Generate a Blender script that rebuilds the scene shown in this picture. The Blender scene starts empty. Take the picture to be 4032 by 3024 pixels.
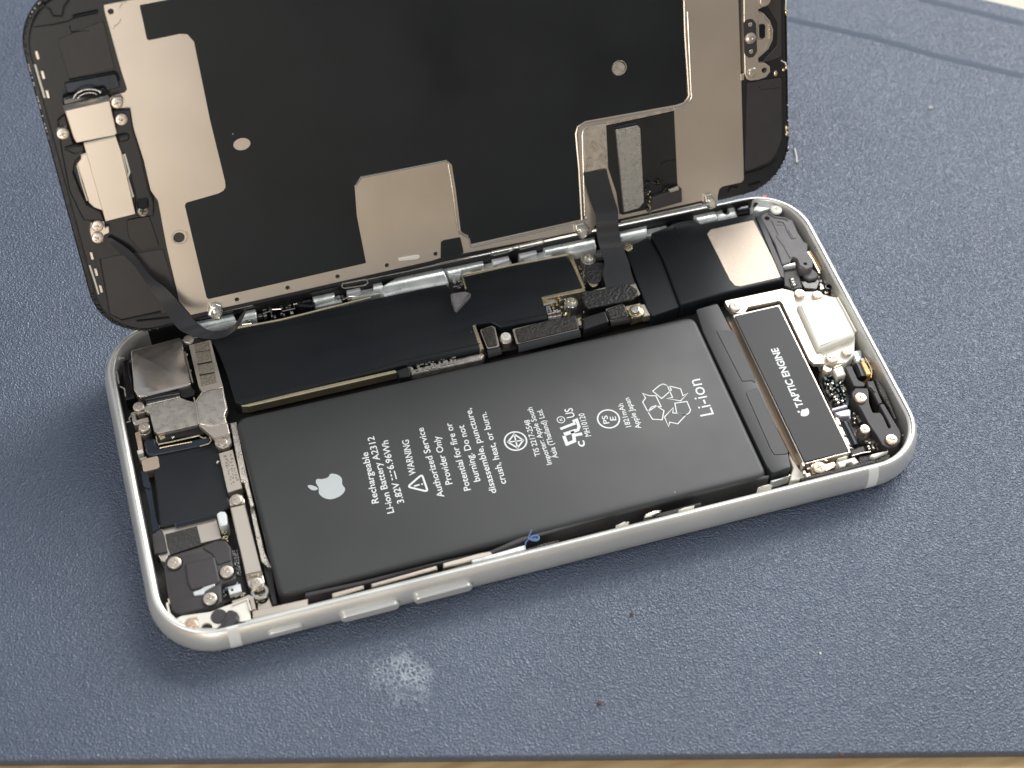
import bpy, bmesh, math, random
from mathutils import Vector, Matrix, Euler
from mathutils.geometry import tessellate_polygon
random.seed(4)
S = 0.001                       # all shapes below are written in millimetres
scn = bpy.context.scene
COL = scn.collection

# ------------------------------------------------------------------ camera
CAMP = [6.485241, 0.625577, -0.028108, -0.29346, 0.135185, -1.28719, 2.468122]
cd = bpy.data.cameras.new('camera')
cam = bpy.data.objects.new('camera', cd); COL.objects.link(cam)
cd.sensor_width = 36; cd.lens = 36*CAMP[0]*1000/4032
cd.clip_start = .01; cd.clip_end = 20
cam.rotation_euler = (CAMP[1], CAMP[2], CAMP[3])
cam.location = [c*100*S for c in CAMP[4:7]]
cd.dof.use_dof = True; cd.dof.focus_distance = .297; cd.dof.aperture_fstop = 20
scn.camera = cam

# ------------------------------------------------------------------ room light
w = bpy.data.worlds.new('World'); scn.world = w; w.use_nodes = True
wn = w.node_tree.nodes; wl = w.node_tree.links
bg = wn['Background']
tc = wn.new('ShaderNodeTexCoord'); sep = wn.new('ShaderNodeSeparateXYZ'); ramp = wn.new('ShaderNodeValToRGB')
mp = wn.new('ShaderNodeMath'); mp.operation = 'MULTIPLY_ADD'; mp.inputs[1].default_value = .5; mp.inputs[2].default_value = .5
wl.new(tc.outputs['Generated'], sep.inputs[0]); wl.new(sep.outputs['Z'], mp.inputs[0]); wl.new(mp.outputs[0], ramp.inputs[0])
ramp.color_ramp.elements[0].position = .45; ramp.color_ramp.elements[0].color = (.13, .135, .14, 1)
ramp.color_ramp.elements[1].position = .95; ramp.color_ramp.elements[1].color = (.58, .62, .68, 1)
wl.new(ramp.outputs[0], bg.inputs[0]); bg.inputs[1].default_value = .72

def lamp(name, loc, target, size, power, col, sy=None):
    l = bpy.data.lights.new(name, 'AREA'); l.energy = power; l.color = col; l.size = size
    if sy: l.shape = 'RECTANGLE'; l.size_y = sy
    o = bpy.data.objects.new(name, l); COL.objects.link(o); o.location = loc
    o.rotation_euler = (Vector(target)-Vector(loc)).to_track_quat('-Z', 'Y').to_euler()
    return o
lamp('ceiling_or_fill_lamp', (.95, 1.40, 1.62), (.09, .05, 0), 1.1, 20, (1, .98, .94), .35)
lamp('ceiling_or_fill_lamp', (-.9, -.5, 1.6), (.07, .03, 0), .9, 9, (1, .93, .84), .5)  # added fill from the left, lifts battery and mat
lamp('ceiling_or_fill_lamp', (1.75, 1.05, 1.15), (.15, .03, 0), 1.7, 46, (.98, .99, 1), 1.0)  # added broad light standing in for a bright wall, gives the mat sheen
lamp('plate_fill', (-.30, -1.05, .18), (.0, .06, .03), .5, 3.4, (1, .94, .86), .5)  # added low fill that brightens the lifted screen's metal plates

scn.render.engine = 'CYCLES'
scn.view_settings.view_transform = 'Standard'; scn.view_settings.look = 'None'
scn.view_settings.exposure = .1; scn.view_settings.gamma = 1
scn.render.resolution_x = 1024; scn.render.resolution_y = 768

# ------------------------------------------------------------------ materials
def mat(name, col, rough=.5, metal=0., bump=0., bscale=3000, var=0., vscale=60, spec=.5, coat=0., rvar=0., dust=0.):
    m = bpy.data.materials.new(name); m.use_nodes = True
    n = m.node_tree.nodes; L = m.node_tree.links; b = n['Principled BSDF']
    b.inputs['Base Color'].default_value = (*col, 1); b.inputs['Roughness'].default_value = rough
    b.inputs['Metallic'].default_value = metal; b.inputs['Specular IOR Level'].default_value = spec
    b.inputs['Coat Weight'].default_value = coat; b.inputs['Coat Roughness'].default_value = .15
    t = n.new('ShaderNodeTexCoord')
    if bump:
        q = n.new('ShaderNodeTexNoise'); q.inputs['Scale'].default_value = bscale; q.inputs['Detail'].default_value = 3
        u = n.new('ShaderNodeBump'); u.inputs['Strength'].default_value = bump; u.inputs['Distance'].default_value = .00015 if bump < 1 else .0003
        L.new(t.outputs['Object'], q.inputs[0]); L.new(q.outputs[0], u.inputs['Height']); L.new(u.outputs[0], b.inputs['Normal'])
    if var or rvar:
        q = n.new('ShaderNodeTexNoise'); q.inputs['Scale'].default_value = vscale; q.inputs['Detail'].default_value = 5
        L.new(t.outputs['Object'], q.inputs[0])
    if var:
        r = n.new('ShaderNodeValToRGB'); r.color_ramp.elements[0].position = .3; r.color_ramp.elements[1].position = .7
        r.color_ramp.elements[0].color = (*[c*(1-var) for c in col], 1); r.color_ramp.elements[1].color = (*[min(1, c*(1+var)) for c in col], 1)
        L.new(q.outputs[0], r.inputs[0]); L.new(r.outputs[0], b.inputs['Base Color'])
    if rvar:
        k = n.new('ShaderNodeMapRange'); k.inputs['From Min'].default_value = .3; k.inputs['From Max'].default_value = .7
        k.inputs['To Min'].default_value = max(.03, rough-rvar); k.inputs['To Max'].default_value = rough+rvar
        L.new(q.outputs[0], k.inputs[0]); L.new(k.outputs[0], b.inputs['Roughness'])
    if dust:                      # sparse pale dust grains lying on the surface
        v = n.new('ShaderNodeTexVoronoi'); v.inputs['Scale'].default_value = 330; L.new(t.outputs['Object'], v.inputs['Vector'])
        k = n.new('ShaderNodeMath'); k.operation = 'LESS_THAN'; k.inputs[1].default_value = .045; L.new(v.outputs['Distance'], k.inputs[0])
        sx = n.new('ShaderNodeSeparateColor'); L.new(v.outputs['Color'], sx.inputs[0])
        g = n.new('ShaderNodeMath'); g.operation = 'LESS_THAN'; g.inputs[1].default_value = .10*dust; L.new(sx.outputs[0], g.inputs[0])
        mu = n.new('ShaderNodeMath'); mu.operation = 'MULTIPLY'; L.new(k.outputs[0], mu.inputs[0]); L.new(g.outputs[0], mu.inputs[1])
        mx = n.new('ShaderNodeMix'); mx.data_type = 'RGBA'; L.new(mu.outputs[0], mx.inputs['Factor']); mx.inputs['B'].default_value = (.30, .31, .32, 1)
        src = b.inputs['Base Color'].links[0].from_socket if b.inputs['Base Color'].is_linked else None
        if src: L.new(src, mx.inputs['A'])
        else: mx.inputs['A'].default_value = (*col, 1)
        L.new(mx.outputs['Result'], b.inputs['Base Color'])
    return m
ALU = mat('satin silver aluminium', (.78, .77, .725), .34, .6, .06, 9000, .04, 90, rvar=.05)
ALUL = mat('machined aluminium ledge', (.74, .72, .62), .32, .6, .15, 2500, .12, 300, rvar=.08)
PLAS = mat('antenna plastic', (.74, .74, .70), .45, 0)
CREAM = mat('cream moulded plastic', (.80, .77, .68), .38, 0, .03, 3000, .04, 150)
WHIT = mat('white plastic', (.75, .77, .76), .4)
SATW = mat('bare cast aluminium', (.77, .80, .78), .32, .35, .15, 1200, .12, 400, rvar=.1)
NICK = mat('nickel silver sheet', (.68, .60, .51), .31, .78, .03, 5000, .035, 70, rvar=.025)
NICKD = mat('worn nickel sheet', (.68, .62, .54), .32, .85, .4, 4200, .12, 900, rvar=.1)
NICKS = mat('polished nickel can', (.66, .60, .53), .17, .9, .05, 1200, .14, 130, rvar=.09)
FLAKE = mat('speckled stiffener', (.70, .58, .47), .36, .65, .7, 8000, .05, 4000, rvar=.08)
FOIL = mat('grey speckled foil', (.46, .44, .40), .34, .75, .8, 4500, .12, 1500, rvar=.1)
GOLD = mat('gold plated metal', (.82, .70, .46), .26, .9, .1, 3000, .1, 500)
BRZ = mat('copper toned screw metal', (.76, .58, .44), .3, .75, .1, 3000)
STEEL = mat('bright steel', (.74, .71, .64), .2, .9, .1, 2500)
FILM = mat('matt black film', (.0130, .0155, .0180), .42, 0, .25, 70, .15, 40, rvar=.12, spec=.3, dust=1)
BATT = mat('battery pouch black', (.042, .0425, .043), .45, 0, .35, 90, .08, 50, spec=.5, rvar=.07, dust=.6)
LID = mat('black motor lid', (.034, .034, .035), .5, 0, .05, 4500, .08, 50, spec=.4, dust=.5)
BLK = mat('black plastic', (.014, .014, .015), .38, 0, .08, 2500, .2, 200)
BLKG = mat('glossy black plastic', (.008, .008, .01), .16, 0, .05, 900, 0)
BLKM = mat('dark grey plastic', (.042, .038, .038), .5, 0, .1, 3000, .1, 300)
DARK = mat('painted cavity shade', (.016, .014, .013), .55, 0, .4, 1500, .3, 300)  # near-black colour stands in for shade inside the housing's gaps
GREY = mat('grey moulded plastic', (.115, .105, .11), .5, 0, .2, 2600, .12, 500)
FOAM = mat('black foam', (.022, .021, .020), .38, 0, 1., 1900, .3, 1200, spec=.6)
FOAMB = mat('brown black foam', (.036, .031, .027), .5, 0, 1., 2200, .3, 900, spec=.5)
PCB = mat('dark circuit board', (.018, .013, .010), .4, 0, .4, 2500, .3, 600)
FLEX = mat('matt dark flex cable', (.028, .028, .030), .4, 0, .12, 1500, .1, 100, spec=.5)
FLEXG = mat('glossy navy flex', (.015, .022, .034), .26, 0, .1, 900, .2, 150)
TAPE = mat('scratched black tape', (.035, .033, .031), .42, 0, .6, 1800, .2, 500)
INK = mat('white printing ink', (.78, .80, .80), .55)
INKG = mat('pale grey printing ink', (.52, .55, .55), .5)
SCRAP = mat('grey foam scrap', (.20, .19, .19), .6, 0, .8, 2500, .15, 900)
CERB = mat('brown ceramic chip', (.16, .09, .055), .5)
DUST = mat('dusty bronze mesh', (.32, .28, .22), .5, .5, 1., 4500, .3, 3000)
RED = mat('red ink mark', (.75, .12, .14), .5)
BLUE = mat('blue fibre', (.10, .17, .34), .6)
CRUMB = mat('brown crumb', (.10, .05, .03), .7)
TAN = mat('orange polyimide', (.66, .40, .14), .32, .2, .2, 1500)
BAND = mat('moulded antenna band', (.82, .83, .80), .5)

# ------------------------------------------------------------------ mesh helpers
def rnd(pts, r, seg=5):
    """round the corners of a polygon"""
    if not r: return [Vector(p[:2]) for p in pts]
    out = []; n = len(pts)
    for i in range(n):
        a, b, c = Vector(pts[i-1][:2]), Vector(pts[i][:2]), Vector(pts[(i+1) % n][:2])
        d1, d2 = a-b, c-b; l1, l2 = d1.length, d2.length
        if l1 < 1e-6 or l2 < 1e-6: continue
        d1 /= l1; d2 /= l2
        cosang = max(-1, min(1, d1.dot(d2))); ang = math.acos(cosang)
        if ang > math.radians(170): out.append(b); continue
        t = min(r/max(math.tan(ang/2), .05), .48*l1, .48*l2)
        p1, p2 = b+d1*t, b+d2*t
        for k in range(seg+1):
            s = k/seg
            out.append((1-s)**2*p1+2*s*(1-s)*b+s*s*p2)
    return out
def area(p): return sum(p[i-1][0]*p[i][1]-p[i][0]*p[i-1][1] for i in range(len(p)))/2
def ccw(p): return p if area(p) > 0 else p[::-1]
def inset(p, d):
    """shift a ccw polygon inwards by d"""
    n = len(p); out = []
    for i in range(n):
        a, b, c = p[i-1], p[i], p[(i+1) % n]
        e1, e2 = (b-a), (c-b)
        if e1.length < 1e-6: e1 = e2
        if e2.length < 1e-6: e2 = e1
        n1 = Vector((-e1.y, e1.x)).normalized(); n2 = Vector((-e2.y, e2.x)).normalized()
        m = n1+n2
        if m.length < 1e-4: m = n1
        else: m = m/max(m.length_squared/2, .35)
        out.append(b+m*d)
    return out
def prism(bm, pts, z0, z1, bev=.12, r=0, holes=(), seg=5, steps=1):
    """solid plate: outline pts (mm) from z0 to z1, chamfered upper rim, optional through holes"""
    P = ccw(rnd(pts, r, seg))
    rings = [[(v.x, v.y, z0) for v in P]]
    if bev > 0:
        for k in range(steps+1):
            a = k/steps*math.pi/2 if steps > 1 else k*math.pi/2
            q = inset(P, bev*(1-math.cos(a)))
            rings.append([(v.x, v.y, z1-bev+bev*math.sin(a)) for v in q])
    else: rings.append([(v.x, v.y, z1) for v in P])
    n = len(P)
    vr = [[bm.verts.new((x*S, y*S, z*S)) for x, y, z in R] for R in rings]
    for a, b in zip(vr, vr[1:]):
        for i in range(n):
            j = (i+1) % n
            try: bm.faces.new((a[i], a[j], b[j], b[i]))
            except ValueError: pass
    hv = []; loops = [[Vector((v.co.x, v.co.y, 0)) for v in vr[-1]]]; top = list(vr[-1])
    for h in holes:
        H = ccw(h)[::-1]; H = [Vector(p[:2]) for p in H]
        t = [bm.verts.new((p.x*S, p.y*S, z1*S)) for p in H]; b = [bm.verts.new((p.x*S, p.y*S, z0*S)) for p in H]
        for i in range(len(H)):
            j = (i+1) % len(H); bm.faces.new((b[i], b[j], t[j], t[i]))
        loops.append([Vector((v.co.x, v.co.y, 0)) for v in t]); top += t
    for tri in tessellate_polygon(loops):
        try:
            f = bm.faces.new([top[i] for i in tri])
            f.normal_update()
            if f.normal.z < 0: f.normal_flip()
        except ValueError: pass
    return bm
def circ(x, y, r, n=28, ry=None): return [(x+r*math.cos(2*math.pi*i/n), y+(ry or r)*math.sin(2*math.pi*i/n)) for i in range(n)]
def lathe(bm, x, y, prof, n=28):
    """prof: list of (radius, z) from outside-bottom to the axis"""
    prev = None
    for r, z in prof:
        if r <= 1e-6: ring = [bm.verts.new((x*S, y*S, z*S))]
        else: ring = [bm.verts.new(((x+r*math.cos(2*math.pi*i/n))*S, (y+r*math.sin(2*math.pi*i/n))*S, z*S)) for i in range(n)]
        if prev:
            for i in range(n):
                j = (i+1) % n
                if len(ring) == 1: bm.faces.new((prev[i], prev[j], ring[0]))
                else: bm.faces.new((prev[i], prev[j], ring[j], ring[i]))
        prev = ring
    return bm
def tube(bm, path, r, n=10, flat=1.):
    """round bar through 3D points"""
    P = [Vector(p) for p in path]; prev = None
    for i, p in enumerate(P):
        d = (P[min(i+1, len(P)-1)]-P[max(i-1, 0)]).normalized()
        u = d.cross(Vector((0, 0, 1)));  u = u.normalized() if u.length > 1e-3 else Vector((1, 0, 0)); v = u.cross(d)
        ring = [bm.verts.new((p+u*r*math.cos(2*math.pi*k/n)+v*r*flat*math.sin(2*math.pi*k/n))*S) for k in range(n)]
        if prev:
            for k in range(n): bm.faces.new((prev[k], prev[(k+1) % n], ring[(k+1) % n], ring[k]))
        else: bm.faces.new(ring[::-1])
        prev = ring
    bm.faces.new(prev); return bm
def sheet(bm, rows, th=.12):
    """thin bent sheet; rows of 3D point pairs (left, right), given real thickness"""
    V = []
    for i, (a, b) in enumerate(rows):
        a, b = Vector(a), Vector(b)
        i0, i1 = max(i-1, 0), min(i+1, len(rows)-1)
        d = (Vector(rows[i1][0])+Vector(rows[i1][1]))-(Vector(rows[i0][0])+Vector(rows[i0][1]))
        nrm = (b-a).cross(d).normalized()
        V.append([bm.verts.new(p*S) for p in (a, b, b-nrm*th, a-nrm*th)])
    for p, q in zip(V, V[1:]):
        for k in range(4): bm.faces.new((p[k], p[(k+1) % 4], q[(k+1) % 4], q[k]))
    bm.faces.new(V[0]); bm.faces.new(V[-1][::-1]); return bm
def smooth_rows(rows, k=4):
    out = []
    def cr(p0, p1, p2, p3, t): return .5*((2*p1)+(p2-p0)*t+(2*p0-5*p1+4*p2-p3)*t*t+(3*p1-p0-3*p2+p3)*t**3)
    n = len(rows)
    for i in range(n-1):
        for s in range(k):
            t = s/k; r = []
            for c in range(len(rows[0])):
                g = [Vector(rows[max(0, min(n-1, j))][c]) for j in (i-1, i, i+1, i+2)]
                r.append(cr(*g, t))
            out.append(r)
    out.append([Vector(c) for c in rows[-1]]); return out
def smooth_loop(pts, k=5):
    n = len(pts); out = []
    for i in range(n):
        g = [Vector(pts[(i+j) % n][:2]) for j in (-1, 0, 1, 2)]
        for s in range(k):
            t = s/k; out.append(.5*((2*g[1])+(g[2]-g[0])*t+(2*g[0]-5*g[1]+4*g[2]-g[3])*t*t+(3*g[1]-g[0]-3*g[2]+g[3])*t**3))
    return out
def tag(o, label=None, cat=None, group=None, kind=None):
    if label: o['label'] = label
    if cat: o['category'] = cat
    if group: o['group'] = group
    if kind: o['kind'] = kind
    return o
def N(): return bmesh.new()
def cap_edges(me):
    """keep flat tops flat: crease between a level face and its chamfer"""
    at = me.attributes.get('sharp_edge') or me.attributes.new('sharp_edge', 'BOOLEAN', 'EDGE')
    ef = {}
    for p in me.polygons:
        for k in p.edge_keys: ef.setdefault(k, []).append(p.normal)
    for e in me.edges:
        n = ef.get(tuple(sorted(e.vertices)), ())
        if len(n) == 2 and (abs(n[0].z) > .9995) != (abs(n[1].z) > .9995) and n[0].angle(n[1], 0) > .33: at.data[e.index].value = True
def obj(name, bm, m, parent=None, label=None, shade=30):
    bmesh.ops.recalc_face_normals(bm, faces=bm.faces)
    me = bpy.data.meshes.new(name); bm.to_mesh(me); bm.free(); me.materials.append(m)
    if shade:
        for p in me.polygons: p.use_smooth = True
        me.set_sharp_from_angle(angle=math.radians(shade)); cap_edges(me)
    o = bpy.data.objects.new(name, me); COL.objects.link(o)
    if parent: o.parent = parent
    if label: o['label'] = label
    return o

def part(name, m, parent, pts, z0, z1, bev=.12, r=0, holes=(), label=None, steps=1, seg=5):
    return obj(name, prism(N(), pts, z0, z1, bev, r, holes, seg, steps), m, parent, label)
def parts(name, m, parent, polys, z0, z1, bev=.1, r=0, label=None):
    bm = N()
    for p in polys: prism(bm, p, z0, z1, bev, r)
    return obj(name, bm, m, parent, label)
def empty(name, loc=(0, 0, 0)):
    o = bpy.data.objects.new(name, None); COL.objects.link(o); o.location = loc; o.empty_display_size = .01; return o
def cross(x, y, r, w, a):
    p = []
    for k in range(4):
        t = a+k*math.pi/2
        d = Vector((math.cos(t), math.sin(t))); n = Vector((-d.y, d.x))
        p += [Vector((x, y))+d*r-n*w, Vector((x, y))+d*r+n*w, Vector((x, y))+(d+n)*w*1.15]
    return p
_scr = {}
def screw(parent, pt, z, r=1.0, m=None, h=.5, rot=None, name='screw', rec=.55):
    """cross-head screw: bevelled head with a real recess"""
    m = m or STEEL; key = (round(r, 2), m.name, round(h, 2))
    if key not in _scr:
        bm = N()
        prism(bm, circ(0, 0, r, 26), -h, 0, .18, 0, [cross(0, 0, r*rec, r*.13, 0)], steps=3)
        prism(bm, circ(0, 0, r*.8, 20), -h-.3, -.16, 0)
        lathe(bm, 0, 0, [(r*.22, -.16), (r*.12, -.05), (0, -.02)], 10)
        bmesh.ops.recalc_face_normals(bm, faces=bm.faces)
        me = bpy.data.meshes.new(name); bm.to_mesh(me); bm.free(); me.materials.append(m)
        for p in me.polygons: p.use_smooth = True
        me.set_sharp_from_angle(angle=math.radians(35)); _scr[key] = me
    o = bpy.data.objects.new(name, _scr[key]); COL.objects.link(o); o.parent = parent
    o.location = (pt[0]*S, pt[1]*S, z*S); o.rotation_euler = (0, 0, random.uniform(0, 1.5) if rot is None else rot)
    return o
def standoff(parent, pt, z0, z1, ro, ri, m=STEEL, knurl=0):
    bm = N(); n = 32
    lathe(bm, pt[0], pt[1], [(ro*1.0, z0), (ro, z1-.12), (ro*.93, z1), (ri*1.08, z1), (ri, z1-.15), (ri*.95, z1-1.0), (0, z1-1.05)], n)
    if knurl:
        for v in bm.verts: 
            d = Vector((v.co.x/S-pt[0], v.co.y/S-pt[1]))
            if d.length > ro*.9:
                k = int(round(math.atan2(d.y, d.x)/(2*math.pi)*n))
                if k % 2: v.co.x -= d.x*.06*S; v.co.y -= d.y*.06*S
    return obj('standoff', bm, m, parent)
def bits(bm, zone, n, z0, hs=(.25, .7), sz=(.25, .7), ang=0):
    """scatter tiny rectangular electronic components inside a polygon"""
    Z = [Vector(p[:2]) for p in zone]
    xs = [p.x for p in Z]; ys = [p.y for p in Z]; used = []
    def ins(x, y):
        c = False
        for i in range(len(Z)):
            a, b = Z[i-1], Z[i]
            if (a.y > y) != (b.y > y) and x < (b.x-a.x)*(y-a.y)/(b.y-a.y)+a.x: c = not c
        return c
    for _ in range(n*12):
        if len(used) >= n: break
        x, y = random.uniform(min(xs), max(xs)), random.uniform(min(ys), max(ys))
        w_, l_ = random.uniform(*sz)/2, random.uniform(*sz)/2
        if not ins(x, y) or any(abs(x-a) < w_+c+.06 and abs(y-b) < l_+d+.06 for a, b, c, d in used): continue
        used.append((x, y, w_, l_)); h = random.uniform(*hs)
        prism(bm, [(x-w_, y-l_), (x+w_, y-l_), (x+w_, y+l_), (x-w_, y+l_)], z0, z0+h, .05)
    return bm

# ================================================================== the lower half: phone housing
L_, W_, CR = 138.4, 67.3, 11.0
phone = tag(empty('phone_housing'), 'open silver phone body with battery, boards and screws exposed, lying on blue mat', 'phone')
def rr(ins, n=14):
    """rounded rectangle of the body outline shifted inwards"""
    r = CR-ins; out = []
    for cx, cy, a in ((L_-CR, CR, -90), (L_-CR, W_-CR, 0), (CR, W_-CR, 90), (CR, CR, 180)):
        for k in range(n+1):
            t = math.radians(a+90*k/n); out.append((cx+r*math.cos(t), cy+r*math.sin(t)))
    return out
PROF = [(2.9, .05), (1.9, .12), (1.1, .5), (.5, 1.1), (.14, 2.0), (0, 3.1), (.06, 4.1), (.26, 5.1), (.55, 5.9), (.85, 6.45), (1.0, 6.62), (1.2, 6.7), (1.45, 6.7), (1.52, 6.62), (1.55, 6.25), (2.05, 6.2), (2.12, 6.1), (2.15, .9)]
FARP = [p[0] for p in PROF[:12]]+[1.3, 1.32, 1.34, 1.36, 1.38, 1.4]     # the rim has no inner step along the far side
bm = N(); prev = None
for (ins, z), fin in zip(PROF, FARP):
    A0, A1 = rr(ins), rr(fin)
    ring = []
    for (x, y), (x1, y1) in zip(A0, A1):
        t = max(0, min(1, (y-(W_-9))/7)); t = t*t*(3-2*t)
        ring.append(bm.verts.new(((x+(x1-x)*t)*S, (y+(y1-y)*t)*S, z*S)))
    if prev:
        for i in range(len(ring)):
            j = (i+1) % len(ring); bm.faces.new((prev[i], prev[j], ring[j], ring[i]))
    prev = ring
frame = obj('frame', bm, ALU, phone, 'satin silver rounded metal frame', 50)
part('back_cover', DARK, phone, rr(2.0), .1, 1.0, 0)
# antenna bands across the sides
def band(x0, x1, far=False):
    bm = N(); rows = []
    for ins, z in PROF[1:13]:
        d = 0.03
        y = (ins-d) if not far else W_-(ins-d)
        rows.append([bm.verts.new((x*S, y*S, (z+(.03 if z > 6 else 0))*S)) for x in (x0, x1)])
    for a, b in zip(rows, rows[1:]): bm.faces.new((a[0], a[1], b[1], b[0]))
    obj('antenna_band', bm, BAND, frame, None, 60)
band(11.6, 13.5); band(124.9, 126.8); band(11.6, 13.5, True); band(124.9, 126.8, True)
def side_button(x0, x1, zc, h, out, name):
    bm = N(); n = 8; hz = h/2; rings = []
    for dy, sh in ((.9, 0), (-out+.18, 0), (-out, .18)):
        ring = []
        r = hz-sh
        for k in range(n+1): t = math.pi/2+math.pi*k/n; ring.append((x0+hz+r*math.cos(t), dy, zc+r*math.sin(t)))
        for k in range(n+1): t = -math.pi/2+math.pi*k/n; ring.append((x1-hz+r*math.cos(t), dy, zc+r*math.sin(t)))
        rings.append([bm.verts.new((a*S, b*S, c*S)) for a, b, c in ring])
    for a, b in zip(rings, rings[1:]):
        for i in range(len(a)):
            j = (i+1) % len(a); bm.faces.new((a[i], a[j], b[j], b[i]))
    bm.faces.new(rings[-1])
    obj(name, bm, ALU, frame)
side_button(29.9, 39.9, 3.5, 2.0, .85, 'volume_button'); side_button(42.4, 52.5, 3.5, 2.0, .85, 'volume_button'); side_button(17.9, 23.7, 3.6, 1.5, .45, 'mute_switch')

# ---- far inner wall: cast ledge with clips, notches and small springs
part('inner_ledge', BLK, phone, [(6, 61.2), (133, 61.2), (133, 63.6), (6, 63.6)], 1, 3.4)
for x0, x1 in ((38, 45.5), (47.5, 53), (66.5, 71), (73, 79), (81.5, 87), (90, 95.5), (104, 111), (113.5, 120), (125, 130)): part('inner_ledge', SATW, phone, [(x0, 64.0), (x1, 64.0), (x1, 65.7), (x0, 65.7)], 1, 4.3, .15)
def up(p):      # blocks stand against the rim
    c = sum(q[1] for q in p)/len(p); return [(x, 65.75 if y > c else y) for x, y in p]
def led(m, *P, z=5.4, r=.15):
    for p in P: part('ledge_block', m, phone, up(p), 3.0, z, .14, r, steps=2)
part('dark_wall_strip', BLK, phone, [(8, 65.78), (131, 65.78), (131, 65.95), (8, 65.95)], 1, 6.45, 0)  # black strip added over the pale far wall to darken its gaps
led(SATW, [(18.36,66.29),(26.27,66.62),(27.99,66.56),(26.19,63.55),(24.44,63.9),(19.77,63.53)], [(25.11,65.11),(29.49,65.44),(29.34,63.65),(25.35,63.64)], [(40.29,65.99),(44.51,66.12),(44.23,64.47),(40.21,64.16)],
    [(51.93,65.65),(53.67,65.46),(53.53,64.05),(51.59,64.3)], [(65.86,65.62),(73.53,66.16),(73.41,64.56),(68.94,64.47),(68.43,63.44),(66.43,63.99)], [(85.59,65.67),(90.66,66.23),(90.29,64.37),(85.67,64.45)],
    [(90.39,65.4),(96,65.37),(95.48,62.79),(91.43,62.86),(89.98,63.41)], [(101.08,66.1),(106.82,65.9),(106.13,63.64),(103.72,63.85),(100.7,63.31)],
    [(116.56,65.23),(118.62,66.22),(121.08,66.32),(120.92,63.72),(117.12,63.53)], [(130.49,66.1),(133.68,64.91),(132.6,63.47),(129.57,63.21),(128.42,63.99)])
part('ledge_block', SATW, phone, [(121.02,65.87),(125.47,66.37),(125.02,63.37),(121.09,63.21)], 3, 5.2, .3, .2, [circ(*[(123.21,65.27)][0], .75, 16, 1.0)])
part('ledge_block', WHIT, phone, up([(75.27,65.09),(78.65,65.64),(78.62,64.76),(75.14,64.23)]), 3, 5.3, .2, .2)
part('ledge_block', WHIT, phone, up([(80.65,65.39),(84.23,65.75),(84.18,64.86),(80.61,64.5)]), 3, 5.3, .2, .2)
part('ledge_block', WHIT, phone, up([(46.82,65.62),(49.47,65.6),(49.41,64.9),(46.76,64.92)]), 3, 5.3, .2, .2)
part('ledge_bar', SATW, phone, [(53.64,64.84),(58.82,67.08),(65.95,66.73),(65.83,64.26),(65.86,62.35),(65.37,62.2),(58.95,62.47),(57.63,62.55),(53.35,62.38),(52.84,63.9)], 3, 5.5, .45, .3, steps=4)
bm = N(); tube(bm, [(18.14,66.26,6),(23.71,66.3,6),(36.76,66.59,6),(58.96,66.8,6),(72.34,66.83,6),(86.22,67.05,6),(101.53,66.78,6),(112.72,66.79,6),(124.55,66.19,6)], .2, 8)
obj('ledge_rail', bm, STEEL, phone)
bm = N(); tube(bm, [(25.43,62.53,5),(33.56,62.22,5),(50.81,62.96,5)], .22, 8); tube(bm, [(69.14,63.56,5),(79.61,63.47,5),(89.65,63.08,5)], .2, 8)
obj('gold_edge', bm, GOLD, phone)
# springs, brackets and black clips between the blocks
bm = N()
for z in ([(29.75,66.21),(36.75,66.26),(36.63,63.73),(29.57,64.28)], [(37.28,66.69),(40.3,66.42),(40.62,64.9),(37.49,64.63)], [(44.58,65.81),(51.92,65.8),(52.76,64.69),(44.95,64.56)], [(66.59,64.98),(69.06,64.88),(68.56,61.51),(66.73,61.43)]):
    bits(bm, z, 16, 3.6, (.3, 1.1), (.25, .8))
obj('spring_contacts', bm, STEEL, phone)
for q in ([(125.58,66.66),(128.45,67.13),(127.76,63.55),(125.13,63.65)], [(128.45,67.13),(130.94,67.24),(131.43,66.31),(130.86,65.21),(129.32,65.63)], [(37.07,64.32),(38.4,65.38),(39.9,65.24),(40.55,64.21),(39.69,63.31)]): part('clip_spring', BLKG, phone, q, 3, 5.6, .3, .3)
bm = N(); tube(bm, [(32.39,64.67,5.5),(34.06,64.35,5.5),(34.15,63.76,5.5),(36.55,63.8,5.5),(36.55,64.79,5.5),(37.19,64.75,5.5)], .12, 6); tube(bm, [(30.56,64.19,5.5),(31.9,64.38,5.5),(32.09,63.76,5.5),(32.36,64.54,5.5)], .12, 6)
tube(bm, [(45.67,63.56,5.3),(46.9,64.08,5.3),(48.35,63.68,5.3),(50.41,63.96,5.3)], .1, 6); tube(bm, [(27.13,63.34,5.3),(28.03,63.51,5.3),(28.07,62.66,5.3),(26.39,62.85,5.3)], .15, 6)
obj('clip_wire', bm, STEEL, phone)
lip = part('red_mark', RED, phone, [(131.07,66.11),(131.54,66.38),(132.15,66.21),(131.84,65.74),(131.21,65.84)], 6.15, 6.27, .03)

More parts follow.
